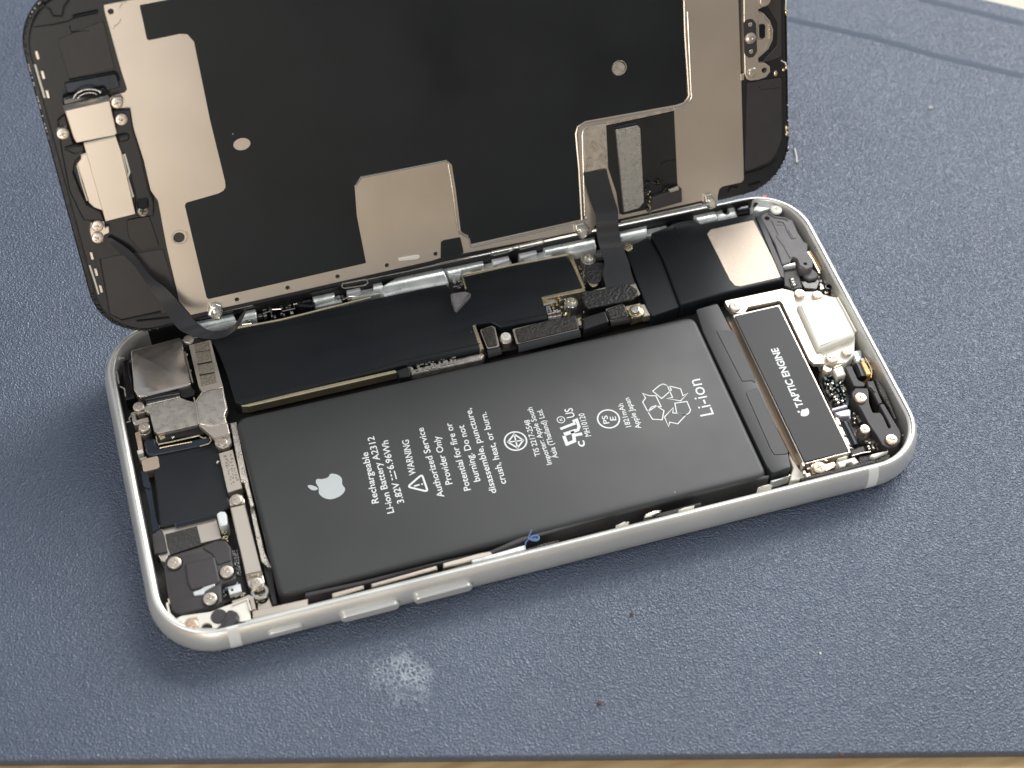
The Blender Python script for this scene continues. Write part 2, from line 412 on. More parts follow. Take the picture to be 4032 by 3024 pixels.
# ---- logic board
board = part('logic_board', PCB, phone, [(25.5,64.16),(52.51,63.91),(69.5,64.79),(90.59,65.54),(93.85,64.03),(96.5,62.09),(98.07,55.69),(101.48,49.47),(101.15,45.96),(86.42,45.67),(73.59,45.62),(68.29,45.72),(53.18,45.84),(22.84,46.6),(21.54,53.85),(21.12,62.72)], 1.0, 2.8, .1)
cover = part('shield_film', FILM, board, [(20.38,60.7),(25.35,62.13),(52.14,62.53),(57.58,62.41),(65.19,62.76),(65.78,60.85),(66.56,60),(68.71,59.81),(69.09,63.37),(78.22,63.41),(89.63,63.02),(89.9,54.51),(81.84,54.43),(81.35,49.15),(72.33,49.64),(71.05,51.11),(68.06,51.53),(67.76,45.7),(53.27,45.93),(53.3,46.11),(22.55,45.43),(21.75,46.12),(21.53,52.44),(21.05,57.56)], 2.8, 5.0, .25, .5, label='large black film over the logic board', steps=3)
bm = N(); tube(bm, [(22.7,46.19,4.98),(30.11,46.2,4.98),(40.72,46.41,4.98),(47.15,46.49,4.98),(53.6,47.26,4.98),(53.55,47.03,4.98),(67.51,46.96,4.98)], .16, 6); tube(bm, [(72.66,50.54,4.98),(81.57,50.32,4.98)], .14, 6)
obj('film_crease', bm, FILM, cover)
parts('shield_edge', GOLD, board, [[(22.77,45.24),(22.47,45.82),(51.14,45.74),(51.34,45.09),(23.95,44.91)]], 2.6, 4.6, .15)
bm = N()
for p in ([(81.69,54.5),(90.31,54.48),(90.28,53.56),(81.69,53.92)], [(89.77,63.07),(90.58,63.06),(90.5,54.37),(89.91,54.53)], [(67.3,51.45),(67.95,51.55),(67.91,45.68),(67.14,45.67)]): prism(bm, p, 2.8, 5.05, .1)
tube(bm, [(69.17,63.26,5),(78.22,63.41,5),(89.63,63.02,5)], .16, 6); tube(bm, [(68.85,63.35,5),(68.59,60.02,5)], .2, 6)
obj('shield_edge', bm, GOLD, board)
bm = N()
for p in ([(53.62,45.31),(67.58,45.63),(68,44.83),(67.1,43.98),(53.63,44.09)],): prism(bm, p, 2.6, 4.2, .5, .3, steps=3)
obj('shield_edge', bm, NICKD, board)
bm = N(); bits(bm, [(53.25,45.95),(62.51,46.36),(62.22,44.53),(53.26,44.33)], 26, 3.9, (.3, .6), (.3, .9)); obj('solder_joints', bm, STEEL, board)
part('board_clip', BLK, board, [(51.16,45.39),(53.16,45.64),(53.77,44.66),(53.24,43.46),(51.37,43.72)], 2.6, 4.8, .2)
bm = N()
for p in ([(85.21,54.13),(87.82,54.42),(89.68,54.48),(89.71,53.89),(87.61,53.75),(85.25,53.54)], [(81.84,53.91),(84.5,54.04),(84.54,53.45),(81.73,53.22)]): prism(bm, p, 2.7, 3.9, .15, .15)
obj('board_clip', bm, STEEL, board)
# ceramic chips and gold test pads on the bare corner of the board
bm = N()
for p in ([(82.01,51.4),(82.83,51.43),(82.76,50.34),(81.87,50.33)], [(82.96,51.4),(83.63,51.38),(83.56,50.29),(82.79,50.24)], [(83.76,51.35),(84.5,51.31),(84.44,50.3),(83.62,50.27)]): prism(bm, p, 2.8, 3.7, .06)
obj('chip', bm, CERB, board)
bm = N()
for a in ([(82.01,51.29),(82.78,51.28),(82.76,51.08),(81.97,51.06)], [(82.92,51.29),(83.59,51.27),(83.57,51.08),(82.89,51.08)], [(83.72,51.26),(84.46,51.22),(84.45,51.04),(83.7,51.06)], [(81.86,50.51),(82.73,50.47),(82.71,50.24),(81.83,50.24)], [(82.82,50.41),(83.55,50.38),(83.52,50.15),(82.77,50.15)], [(83.63,50.39),(84.41,50.38),(84.4,50.16),(83.61,50.16)]): prism(bm, a, 2.9, 3.78, .04)
bits(bm, [(82.26,52.35),(84.62,52.04),(84.97,51.42),(84.76,50.79),(82.06,51.72)], 14, 2.8, (.3, .5), (.15, .4)); bits(bm, [(91.54,61.01),(92.18,60.83),(91.49,56.22),(90.86,56.4)], 10, 2.8, (.3, .5), (.15, .35))
bits(bm, [(88.71,50.73),(92.82,50.27),(92.91,49.73),(88.63,50.06)], 12, 2.8, (.3, .5), (.15, .35))
obj('chip', bm, WHIT, board)
bm = N()
for p in ([(82.09,54.05),(83.15,53.93),(83.1,53.34),(82,53.55)], [(82.13,53.09),(83.11,53.16),(83.04,52.32),(82.09,52.32)]): prism(bm, p, 2.8, 3.7, .08)
obj('chip', bm, STEEL, board)
for p in [(85.58,53.91),(84.68,53.47),(83.76,52.95),(85.33,52.69),(85.73,51.8),(87.02,50.92),(85.24,50.73),(98.37,50.42),(99.34,50.42)]: part('gold_contact', GOLD, board, circ(*p, .26, 14), 2.8, 2.95, .03)
for q in ([(83.4,54.02),(84.12,53.9),(84.07,53.31),(83.32,53.35)], [(91.28,61.7),(92.06,61.76),(92.04,61.05),(91.25,60.99)]): part('gold_contact', TAN, board, q, 2.8, 3.2, .05)
part('gold_contact', GOLD, board, [(86.73,47.92),(87.55,47.94),(87.45,47.63),(87.2,47.62),(87.15,47.21),(87.33,47.07),(87.14,46.28),(86.54,46.11),(86.55,46.95)], 2.8, 4.9, .08)
part('contact_frame', BLK, board, [(86.46,48.92),(87.84,48.79),(87.18,45.75),(86.45,45.79)], 2.8, 4.7, .1)
# press-on connectors with foam pads
def conn(rim, pad, zt, m=FOAM, rimm=NICK, z0=2.8, r=.4):
    c = part('connector_plate', rimm, board, rim, zt-.6, zt-.35, .08, r)
    q = ccw(rnd(rim, r)); part('connector_shell', BLK, c, inset(q, .12), z0, zt-.6, 0)
    part('foam_pad', m, c, pad, zt-.35, zt, .22, r, steps=2)
    return c
conn([(89.43,52.93),(94.18,53.14),(99.04,53.19),(99.82,52.45),(99.88,49.77),(98.24,48.93),(89.3,49.01),(88.86,50.16)], [(88.82,52.07),(89.81,52.92),(93.95,52.55),(98.37,52.58),(99.53,50.74),(99.31,49.33),(98.15,48.79),(89.26,48.77),(88.75,49.69)], 5.9)
conn([(74.27,48.68),(81.32,48.82),(86.66,48.61),(86.26,45.33),(74.04,45.13)], [(74.67,48.32),(81.26,48.67),(86.5,48.49),(86.16,45.4),(74.37,45.15)], 5.3, FOAMB)
conn([(92.5,48.54),(95.93,48.96),(96.36,48.41),(96.18,45.72),(92.51,45.56)], [(92.54,48.11),(95.79,48.61),(96.17,48.12),(96.01,45.69),(92.49,45.57)], 5.3)
conn([(68.44,50.16),(70.86,50.47),(71.36,49.91),(70.86,45.46),(68.54,45.56)], [(68.6,49.95),(70.66,50.16),(71.07,49.69),(70.55,45.67),(68.7,45.77)], 5.3, FOAMB)
conn([(91.28,56.33),(94,55.57),(93.42,54.86),(92.68,54.1),(91.81,53.99),(91.42,54.89)], [(91.85,59.01),(94.35,59.42),(95.59,58.96),(95.76,57.49),(94.51,55.98),(93.8,55.12),(93.34,54.55),(92.2,54.65),(91.51,55.05),(91.34,56.85)], 5.6, FOAM, GOLD, r=.5)
part('connector_block', BLK, board, [(87.62,47.43),(92.17,47.83),(92.09,45.17),(86.85,44.61)], 2.8, 5.4, .25, .3, label='square black connector block', steps=2)
for rows in ([(74.31,45.39,4.4),(86.4,45.64,4.4),(86.25,44.14,4.4),(74.05,43.8,4.4)], [(68.47,45.66,4.3),(70.99,45.62,4.3),(70.94,44.34,4.3),(68.36,44.16,4.3)], [(92.51,45.61,4.4),(96.41,45.63,4.4),(96.3,44.9,4.4),(92.45,45.04,4.4)]):
    a, b, c, d = [Vector(v) for v in rows]
    R_ = []
    for k in range(7):
        t = k/6; z = math.sin(math.pi*(.25+.6*t))*1.3-.9
        R_.append(((a.lerp(d, t)+Vector((0, 0, z))), (b.lerp(c, t)+Vector((0, 0, z)))))
    obj('flex_bend', sheet(N(), R_, .15), NICKD if rows[0][1] > 100 else FLEX, board)
# gold pad with screw
part('gold_plate', GOLD, board, [(96.48,48.28),(99.36,48.25),(99.29,45.53),(96.6,45.2)], 2.8, 4.8, .1)
part('gold_plate', NICK, board, [(99.39,48.23),(100.22,48.05),(100.36,45.27),(99.1,45.28)], 2.8, 4.4, .1)
pt = [(97.78,46.4)][0]
bm = N(); lathe(bm, *pt, [(1.45, 4.7), (1.4, 5.1), (1.0, 5.2), (.95, 5.6), (0, 5.6)]); obj('screw_boss', bm, GOLD, board)
screw(phone, [(97.59,46.3)][0], 6.1, .95, STEEL)
standoff(board, [(93.04,60.55)][0], 2.8, 5.7, 1.45, .92, STEEL, 1); standoff(board, [(86.63,51.3)][0], 2.8, 5.6, 1.3, .85, STEEL, 1)
pt = [(72.68,47.35)][0]
bm = N(); lathe(bm, *pt, [(1.2, 2.8), (1.2, 4.2), (1.0, 4.4), (0, 4.4)]); obj('screw_boss', bm, NICKD, board)
screw(phone, [(72.66,47.45)][0], 4.9, .95, CREAM)
screw(phone, [(101.63,61.87)][0], 5.0, .95, GOLD)

# ---- rear camera corner
camm = part('camera_module', NICKS, phone, [(5.73,62.11),(15.07,62.7),(14.86,51.53),(6.79,51.14),(5.41,51.43),(4.89,53.27)], 1, 5.7, .25, .5, label='square metal camera module', steps=3)
bm = N(); tube(bm, [(6.51,51.06,5),(9.55,51.04,5),(12.61,50.84,5)], .55, 12); obj('rubber_strip', bm, BLKG, phone)
part('rubber_strip', BLK, phone, [(12.28,51.62),(14.83,51.96),(15.34,50.77),(14.96,49.82),(13.39,49.74),(12.65,50.21)], 1, 4.8, .2, .3)
bm = N(); tube(bm, [(15.12,59.47,5.2),(15.17,55.68,5.2),(15.26,52.19,5.2)], .18, 6); tube(bm, [(15.19,58.95,4.8),(15,53.89,4.8)], .1, 6); obj('camera_spring', bm, STEEL, phone)
for p in [(15.33,59.03),(15.27,55.21)]: screw(phone, p, 5.1, .3, STEEL, .4, name='rivet')
plate = part('connector_cover', NICKD, phone, [(6.55,49.52),(12.52,49.62),(13.69,48.64),(14.99,47.85),(14.5,42.99),(8.64,42.96),(7.38,42.96),(6.81,43.8),(6.75,47.66),(5.97,48.47),(5.81,49.34)], 4.2, 5.2, .1, .35, label='stamped metal cover over the camera connectors', steps=2)
obj('bent_edge', sheet(N(), [([(6.59,50.99,4.5)][0], [(12.6,50.92,4.5)][0]), ([(6.58,49.54,5.2)][0], [(12.57,49.63,5.2)][0])], .2), STEEL, plate)
plate2 = part('bracket', NICK, phone, [(16.1,60.6),(20.16,60.78),(20.24,54.57),(20.33,49.62),(20.16,44.7),(19.51,43.47),(19.52,39.33),(16.6,39.32),(14.58,42.68),(14.99,47.64),(16.54,49.37),(16.11,50.93)], 4.4, 5.5, .12, .2, label='tall stamped bracket beside the camera', steps=2)
part('raised_panel', NICKD, plate2, [(15.05,47.25),(16.69,48.88),(20.3,49.31),(20.09,44.54),(19.44,43.31),(19.5,41.5),(16.55,41.56),(14.7,42.59)], 5.4, 5.75, .25, .3, steps=2)
bm = N(); tube(bm, [(15,47.56,5.7),(16.44,49.25,5.7),(18.06,49.58,5.7),(20.28,49.48,5.7)], .13, 6); tube(bm, [(14.86,48.59,5.6),(14.89,46.5,5.6),(14.58,42.6,5.6)], .18, 6); obj('fold_line', bm, STEEL, plate2)
obj('bent_edge', sheet(N(), [([(16.61,39.29,5.5)][0], [(19.48,39.34,5.5)][0]), ([(16.63,39.24,4.7)][0], [(19.5,39.29,4.7)][0])], .2), STEEL, plate2)
part('mount_tab', NICK, plate2, [(16.63,39.17),(19.5,39.22),(19.42,38),(18.75,37.18),(17.81,37.02),(16.99,37.55),(16.63,38.28)], 3.8, 4.8, .1, .4)
for q in ([(17.06,60.5),(19.72,60.39),(19.68,58.35),(17.02,58.55)], [(17,58.42),(19.65,58.22),(19.55,55.81),(16.9,55.88)], [(16.95,55.55),(19.69,55.43),(19.54,53.22),(16.85,53.36)], [(16.74,53.07),(19.49,52.96),(19.39,50.87),(16.65,50.9)]):
    part('mesh_pad', DUST, plate2, q, 5.4, 5.72, .08, .1)
parts('pad_gap', BLK, plate2, [[(16.98,58.64),(19.69,58.46),(19.68,58.19),(16.97,58.34)], [(16.8,55.94),(19.53,55.87),(19.55,55.54),(16.85,55.65)], [(16.7,53.5),(19.44,53.4),(19.46,53.05),(16.73,53.17)]], 5.3, 5.62, .02)
for p, z, r in (([(5.1,49.38)][0], 5.7, 1.0), ([(5.33,44.98)][0], 5.4, 1.0), ([(17.96,38.27)][0], 5.15, .85), ([(16.3,61.57)][0], 6.1, .95)): screw(phone, p, z, r, NICK)
standoff(phone, [(5.25,44.99)][0], 1, 4.4, 1.1, .6, NICK)
part('ring_plate', NICK, phone, [(4.41,50.54),(5.41,51.04),(5.97,50.11),(6.3,48.98),(5.78,48.34),(4.79,48.5),(4.15,49.58)], 3, 4.9, .15, .4)
part('contact_tab', NICK, phone, [(3.52,47.41),(6.3,47.58),(6.31,46.45),(3.77,46.44)], 2, 4.4, .1, .2)
part('contact_tab', BRZ, phone, [(3.49,45.22),(4.42,45.34),(4.38,40.79),(3.53,40.53)], 1, 3.9, .1, .2)
part('contact_tab', CREAM, phone, [(3.23,41.12),(4.23,41.09),(4.3,40.31),(3.28,40.23)], 1, 4.3, .1, .2)
part('contact_tab', NICKD, phone, [(3.49,49.86),(4.22,49.91),(4.29,47.82),(3.47,47.8)], 1, 3.7, .1, .2)
bm = N(); tube(bm, [(2.49,47.66,4),(3.11,47.74,4),(3.02,48.41,4),(3.57,49.03,4)], .14, 6); tube(bm, [(3.06,61.22,4.5),(3.98,61.77,4.5),(4.34,61.4,4.5)], .15, 6); tube(bm, [(2.44,59.24,4.5),(2.58,58.13,4.5),(2.5,56.02,4.5)], .2, 6); tube(bm, [(2.58,55.47,4.5),(3.29,54.75,4.5),(3.21,52.93,4.5)], .15, 6); obj('spring_clip', bm, NICKD, phone)
part('side_switch_module', BLKG, phone, [(3.85,61.23),(5.03,61.44),(4.74,55.09),(4.73,52.46),(3.07,52.4)], 1, 4.4, .3, .3)
part('flex_connector', BLK, phone, [(8.58,43.48),(14.33,43.68),(15.34,42.47),(15.56,41.45),(14.42,41.39),(10.34,41.91),(7.21,41.44),(7.24,43.1)], 1.5, 4.3, .2, .3)
bm = N(); tube(bm, [(7,42.96,4.5),(6.92,41.91,4.5),(7.1,41.17,4.5),(9.41,41.08,4.5),(14.29,41.1,4.5),(14.43,40.74,4.5),(14.95,40.28,4.5),(15.37,40.35,4.5)], .14, 6); tube(bm, [(7.17,40.32,4.6),(9.78,40.22,4.6),(12.79,40.06,4.6)], .1, 6); tube(bm, [(13.96,38.72,4.6),(15.62,38.88,4.6),(16.12,39.37,4.6),(15.97,40.18,4.6)], .12, 6); obj('gold_trim', bm, GOLD, phone)
part('solder_pad', GOLD, phone, [(7.34,43),(8.49,42.87),(8.49,42.29),(7.54,42.06)], 3, 4.45, .1, .1)
for p in [(9.78,41.98),(16.33,34.76)]: screw(phone, p, 4.6, .28, STEEL, .4, name='rivet')
part('vibration_strip', FLEXG, phone, [(4.74,42.85),(6.91,42.8),(6.86,41.36),(7.21,40.76),(14.18,40.57),(15.04,40.83),(15.99,40.44),(16.12,39.51),(15.5,38.93),(13.89,39.01),(6.04,39.21),(4.97,39.39),(4.67,40.6)], 1.5, 4.5, .5, .6, label='glossy navy rubber strip', steps=3)
part('data_plate', BRZ, phone, [(3.65,39.05),(6.37,39.08),(6.59,38.85),(6.49,36.74),(6.13,36.49),(3.81,36.34),(3.62,36.76)], 2, 4.2, .06, .2)
part('data_plate', NICK, phone, [(3.49,39.27),(4.6,39.33),(4.65,39),(3.63,38.91)], 2, 4.4, .06, .1)
part('speaker_module', FILM, phone, [(5.55,39.55),(17.69,39.68),(16.71,25.44),(14.04,24.46),(4.38,24.62)], 1, 3.9, .3, .5, label='flat black front camera side module', steps=2)
parts('module_lip', FLEXG, phone, [[(6.8,25.05),(14.16,24.86),(14.16,24.33),(6.95,24.25)]], 2, 4.05, .2, .2)
obj('flex_strip', sheet(N(), smooth_rows([([(3.24,36.36,4.4)][0], [(4.35,35.8,4.4)][0]), ([(3.21,32.94,4.6)][0], [(4.17,32.19,4.6)][0]), ([(3.28,34.08,4.4)][0], [(4.41,33.76,4.4)][0]), ([(3.44,28.14,4.2)][0], [(4.19,26.74,4.2)][0]), ([(3.07,24.12,3.6)][0], [(4.43,24.68,3.6)][0])]), .3), FLEXG, phone)
part('flex_pad', BLKM, phone, [(2.92,23.81),(4.34,24.7),(4.86,23.15),(4.86,19.77),(2.75,19.91)], 1, 3.7, .1, .2)
part('lens_cover', WHIT, phone, [(14.13,24.26),(14.79,24.62),(15.64,24.38),(15.84,23.65),(15.58,21.72),(15.09,21.55),(14.31,21.6),(14.14,22.24)], 1, 4.7, .3, .4, label='small white pad', steps=2)
base = part('base_plate', NICK, phone, [(4.33,25.55),(6.79,25.56),(6.93,24.69),(13.94,24.65),(14.07,20.19),(10.73,20.16),(4.61,19.27),(4.8,23.17)], 1, 3.2, .08)
part('tape', TAPE, base, [(5.07,23.51),(10.5,23.66),(10.62,19.82),(5.21,19.27),(5.02,20.95)], 3.0, 3.32, .04)
part('base_plate', NICK, phone, [(3.21,20.13),(4.66,20.07),(4.71,19.25),(4.05,18.28),(3.54,18.66)], 1, 3.2, .08)
bm = N()
for p in [(14.75,22.06),(14.74,21.57),(14.75,21.02),(14.74,20.58),(14.72,20.05)]:
    pass
for i, p in enumerate([(14.7,22),(14.74,21.07),(14.71,20)]): tube(bm, [(p[0]+.42*math.cos(a*math.pi/6), p[1]+.26*math.sin(a*math.pi/6), 3.4) for a in range(13)], .1, 6)
for p in [(14.72,21.57),(14.87,21.55),(14.87,19.6),(14.95,19.23)]: prism(bm, circ(*p, .14, 8), 3, 3.5, .02)
obj('gold_trace', bm, GOLD, phone)
part('side_board', PCB, phone, [(14.04,20.67),(15.18,22.47),(14.96,18.3),(15.48,17.92),(16.15,12.43),(16.15,8.59),(14.15,8.26),(11.94,7.78),(11.29,10.42)], 1, 3.0, .05)
bm = N(); bits(bm, [(15.3,17.27),(16.13,17.03),(15.87,12.28),(15.29,12.33)], 40, 2.9, (.3, .6), (.12, .38)); bits(bm, [(12.33,10.57),(12.97,10.39),(12.71,9.01),(12.25,9.14)], 8, 2.9, (.3, .6), (.15, .4)); bits(bm, [(13.93,8.88),(15.64,8.73),(15.67,8.39),(14.05,8.51)], 7, 2.9, (.3, .4), (.15, .3)); obj('chip', bm, WHIT, phone)
part('white_connector', WHIT, phone, [(13.21,10.25),(15.38,10.22),(15.35,8.7),(13.27,8.62)], 2.9, 4.1, .1, .1)
parts('blue_clip', mat('pale blue plastic', (.45, .55, .72), .4), phone, [[(12.62,10.83),(13.49,10.8),(13.49,10.35),(12.77,10.11)], [(14.28,10.92),(15.05,10.88),(15.04,10.36),(14.28,10.4)]], 2.9, 3.8, .1, .1)
part('chip_dot', BLK, phone, [(13.68,9.62),(14.07,9.6),(14.06,9.18),(13.69,9.17)], 4, 4.14, .02)
part('gold_trace', GOLD, phone, [(15.31,8.83),(15.84,8.79),(15.93,8.47),(15.36,8.48)], 2.9, 3.4, .05)
sh = part('antenna_bracket', BLKM, phone, [(4.63,17.96),(10.16,18.38),(13.17,18.87),(14.72,18.27),(15.28,16.88),(14.95,13.99),(14.91,10.38),(12.3,10.34),(11.83,6.91),(11.01,6.6),(5.16,6.67),(4.13,7.25),(3.65,8.26),(3.58,11.15),(3.87,16.46)], 1.6, 5.2, .3, .6, label='black plastic antenna bracket with three screws', steps=3)
part('raised_panel', BLKM, sh, [(7.25,15.78),(12.31,15.71),(12.32,10.72),(11.58,10.37),(7.4,10.45),(7.01,12.01)], 5.1, 5.5, .3, .5, steps=2)
part('raised_panel', BLKM, sh, [(10.34,18.17),(13.15,18.64),(14.7,18.08),(15.18,16.56),(14.8,14.14),(12.44,13.91),(11.93,16.33)], 5.1, 5.4, .2, .5, steps=2)
part('glue_blob', SATW, sh, [(7.5,10.03),(8.86,10.2),(9.48,10.47),(11.33,10.61),(11.36,10.27),(10.33,9.89),(9.51,9.57),(9.23,9.1),(7.74,9.3)], 5, 5.5, .2, .3, steps=2)
for p in [(5.67,16.24),(13.67,12.19),(10.08,7.96)]: 
    part('screw_well', BLKG, sh, circ(p[0], p[1], 1.35, 24), 5.1, 5.3, .05)
    screw(phone, p, 5.75, 1.15, NICK)
part('gold_clip', GOLD, phone, [(3.4,10.25),(4.08,10.35),(4.07,9.24),(3.41,9.21)], 1, 5.0, .1, .1)
# strap
strap = part('battery_strap', NICK, phone, [(16.63,24.52),(19.17,24.52),(19.21,10.91),(16.57,10.97)], 4.2, 5.2, .12, .05, label='long bare metal strap beside the battery')
part('mount_tab', NICK, strap, [(16.6,25.1),(16.81,26.48),(17.49,27.13),(18.31,27.21),(19.01,26.75),(19.29,25.65),(19.2,24.91)], 3.8, 4.85, .12, .4, steps=2)
obj('bent_edge', sheet(N(), [([(16.58,10.94,5.2)][0], [(19.25,10.9,5.2)][0]), ([(16.54,10.72,4.5)][0], [(19.29,10.71,4.5)][0])], .2), STEEL, strap)
part('mount_tab', NICK, strap, [(16.54,10.72),(19.29,10.71),(19.31,9.3),(18.96,8.39),(18.13,8.07),(17.05,8.49),(16.57,9.41)], 3.6, 4.5, .12, .4, steps=2)
for p in [(18.01,25.87),(18.01,9.28)]: screw(phone, p, 5.15 if p[1] > 20 else 4.85, 1.0, NICK)
standoff(phone, [(18.2,8)][0], 1, 3.9, 1.5, .9, STEEL); standoff(phone, [(18.28,7.19)][0], 1, 3.0, 1.2, .7, STEEL)
part('label_plate', NICK, phone, [(16.85,36.29),(19.32,36.45),(19.38,28.11),(16.83,27.87)], 2, 4.8, .1, .1, label='pale barcode plate between strap and bracket')
bm = N(); bits(bm, [(17.68,35.36),(18.91,35.39),(18.97,29.57),(17.73,29.43)], 34, 4.8, (.03, .04), (.18, .5)); obj('etched_code', bm, DUST, phone)
bm = N()
prism(bm, [(20,42.33),(20.73,42.38),(21.05,40.37),(20.7,28.99),(20.66,25.36),(20.68,24.44),(20.02,24.15),(19.91,29.51),(19.43,29.64),(19.54,31.77)], 1, 4.2, .1)
obj('side_rail', bm, NICKD, phone)
obj('side_rail', prism(N(), [(19.84,24.72),(20.64,24.73),(20.55,15.66),(21.05,12.41),(20.31,12.62),(19.59,13.86)], 1, 3.2, .1), NICKD, phone)
part('side_rail', BLKM, phone, [(19.7,14.18),(21.04,12.65),(20.56,5.76),(19.76,5.66),(19.71,10.97)], 1, 2.6, .1)
part('spring_contacts', NICKD, phone, [(19.92,42.78),(21.14,42.7),(21.07,40.79),(19.93,40.73)], 1, 3.8, .1)

# ---- near left corner plate
part('corner_plate', CREAM, phone, [(4.23,5.91),(5.11,6.09),(9.72,5.54),(12.36,5.95),(15.94,6.24),(15.72,1.86),(11.39,1),(8.9,1.22),(6.79,1.93),(5.16,3.26),(4.31,4.8)], 2, 5.7, .15, .3, [circ(*[(8.55,2.77)][0], .95, 20)], label='white corner plate with a round hole')
part('hole_floor', BLKM, phone, circ(*[(8.55,2.88)][0], 1.2, 20), 1, 5.2, 0)
part('gold_clip', BRZ, phone, [(5.9,5.26),(7.42,5.16),(7.56,4.36),(7.19,3.38),(6.26,2.89),(5.3,3.27),(4.91,4.25)], 3, 5.95, .12, .4)
screw(phone, [(6.34,3.67)][0], 6.25, 1.1, BRZ, .4)
part('gasket', BLKM, phone, circ(*[(10.86,4.23)][0], 1.35, 24), 3, 5.85, .1)
bm = N(); prism(bm, [(9.07,1.22),(10.92,2.54),(12.05,4),(12.37,4.67),(13.11,4.61),(13.83,3.92),(14.04,3.1),(13.77,2.2),(15.13,1.92),(14.47,1.46),(13.45,1.53),(13.11,0.77),(11,1.05)], 5.6, 6.3, .2, .3, steps=2)
prism(bm, [(10.99,1.7),(12.24,3.29),(13.7,3.08),(13.72,2.21),(12.63,1.44),(11.97,0.99)], 6.0, 6.7, .25, .3, steps=2)
obj('torn_gasket', bm, BLKM, phone, 'torn black gasket scrap in the corner')
part('gold_clip', NICK, phone, [(13.34,6.7),(14.69,6.76),(16.28,7.08),(16.94,6.56),(16.92,4.14),(16.25,4.11),(16.27,6.09),(13.58,5.97)], 3, 5.4, .1, .15)
bm = N(); tube(bm, [(13.38,5.64,5.9),(15.93,6.01,5.9),(16.04,3.78,5.9)], .15, 6); tube(bm, [(15.86,1.92,6),(19.08,1.88,6),(22.1,1.77,6),(24.92,1.96,6)], .15, 6); tube(bm, [(3.19,8.94,5.8),(3.22,6.96,5.8),(3.93,5.67,5.8),(4.75,5,5.8)], .18, 6); obj('gold_trim', bm, CREAM, phone)
part('side_rail', NICK, phone, [(17.53,7.17),(19.43,7.52),(19.71,4.29),(17.02,4.22)], 1, 3.0, .1)
part('side_rail', NICK, phone, [(16.25,3.82),(22.48,3.65),(25.44,3.57),(25.14,2.23),(22.19,2.3),(16.11,2.4)], 2, 5.6, .12, .1)
# ---- near rail: bracket pieces, foam strips, black runner
bm = N(); prism(bm, [(29.47,3.54),(34.85,3.63),(34.82,2.97),(29.35,2.61)], 2, 5.5, .15, .1); prism(bm, [(36.09,3.5),(47.49,3.88),(47.43,3.14),(36.11,2.82)], 2, 5.5, .15, .1); prism(bm, [(48.62,4.01),(55.11,4.16),(56.98,4.02),(57.14,3.19),(48.41,3.09)], 2, 5.5, .15, .1)
obj('button_bracket', bm, NICK, phone, 'pale bracket behind the volume buttons')
part('foam_strip', FOAMB, phone, [(27.63,1.8),(28.77,2.14),(38.23,2.26),(50.72,2.47),(50.82,1.76),(38.04,1.53),(27.64,1.4)], 3, 5.7, .15, .1)
part('foam_strip', FOAMB, phone, [(112.84,2.95),(115.42,3.04),(119.84,2.98),(127.15,3.09),(126.99,2.3),(119.53,2.25),(112.96,2.45)], 3, 6.0, .15, .1)
part('foam_strip', FOAMB, phone, [(62.64,2.71),(66.59,2.98),(68.63,2.86),(68.5,2.43),(66.32,2.12),(62.54,2.04)], 3, 5.7, .15, .1)
part('side_rail', SATW, phone, [(53.29,3.07),(57.13,3.13),(62.86,3.35),(62.69,2.47),(58.12,2.39),(53.33,2.49)], 3, 5.9, .1)
part('runner', BLKM, phone, [(25.27,5.3),(34.93,4.9),(48.81,4.93),(57.18,4.63),(65.17,6.24),(81.17,6.95),(102.73,6.96),(108.45,5.8),(108.06,5.16),(102.2,5.63),(80.64,5.42),(64.32,4.84),(57.36,3.88),(47.68,4.45),(35.71,4.12),(25.08,4.46)], 1.2, 4.75, .3, 0, steps=2)
part('spring_contacts', NICKD, phone, [(84.23,3.68),(84.88,4.34),(86.45,4.61),(87.83,4.34),(87.3,3.77),(85.87,3.58)], 1, 4.6, .2, .2)
part('runner', DARK, phone, [(87.48,3.58),(89.17,3.58),(94.71,3.7),(94.74,3.21),(88.85,2.71),(86.03,3.03)], 2, 5.0, .1)
for q in ([(78.59,2.75),(80.39,3.18),(81.53,2.86),(79.57,2.59)], [(90.08,2.82),(91.43,3.04),(93.31,2.98),(92.95,2.6),(90.61,2.55)], [(67.96,2.31),(69.01,1.78),(67.79,1.78)], [(104.73,3.18),(106.01,3.47),(107.19,3.51),(107.89,3.02),(106.37,3.08)]): part('spring_contacts', CREAM, phone, q, 3, 5.8, .15, .2)

# ---- loudspeaker corner
part('speaker_film', FILM, phone, [(100.88,60.47),(103.04,62.59),(106.43,63.48),(107.07,58.03),(106.34,45.48),(100.6,44.73),(100.23,46.2)], 1.2, 4.6, .2, .4, label='narrow black film beside the loudspeaker', steps=2)
spk = part('loudspeaker', FILM, phone, [(106.98,63.86),(111.1,64.72),(112.38,65.6),(116.5,65.09),(117.34,63.47),(128.2,63.43),(128.69,62.23),(128.01,46.66),(127.58,45.9),(115,45.89),(106.61,45.48),(106.34,45.98),(107.08,56.61)], 1.2, 5.2, .35, .7, label='black loudspeaker box with beige window', steps=3)
bm = N(); tube(bm, [(112.2,64.46,5.15),(114.42,64.62,5.15),(116.21,64.29,5.15)], .2, 6); tube(bm, [(112.14,64.63,5.15),(112.16,61.1,5.15)], .2, 6); tube(bm, [(106.92,46.21,4.9),(116.65,46.41,4.9),(122.03,46.37,4.9),(127.85,46.73,4.9)], .2, 6); obj('film_crease', bm, FILM, spk)
part('speaker_window', FLAKE, spk, [(117.5,60.59),(118.61,61.51),(127.56,61.57),(127.54,47.3),(127.07,46.6),(119,46.58),(117.99,47.01),(117.56,48.59)], 5.0, 5.32, .05, .3)
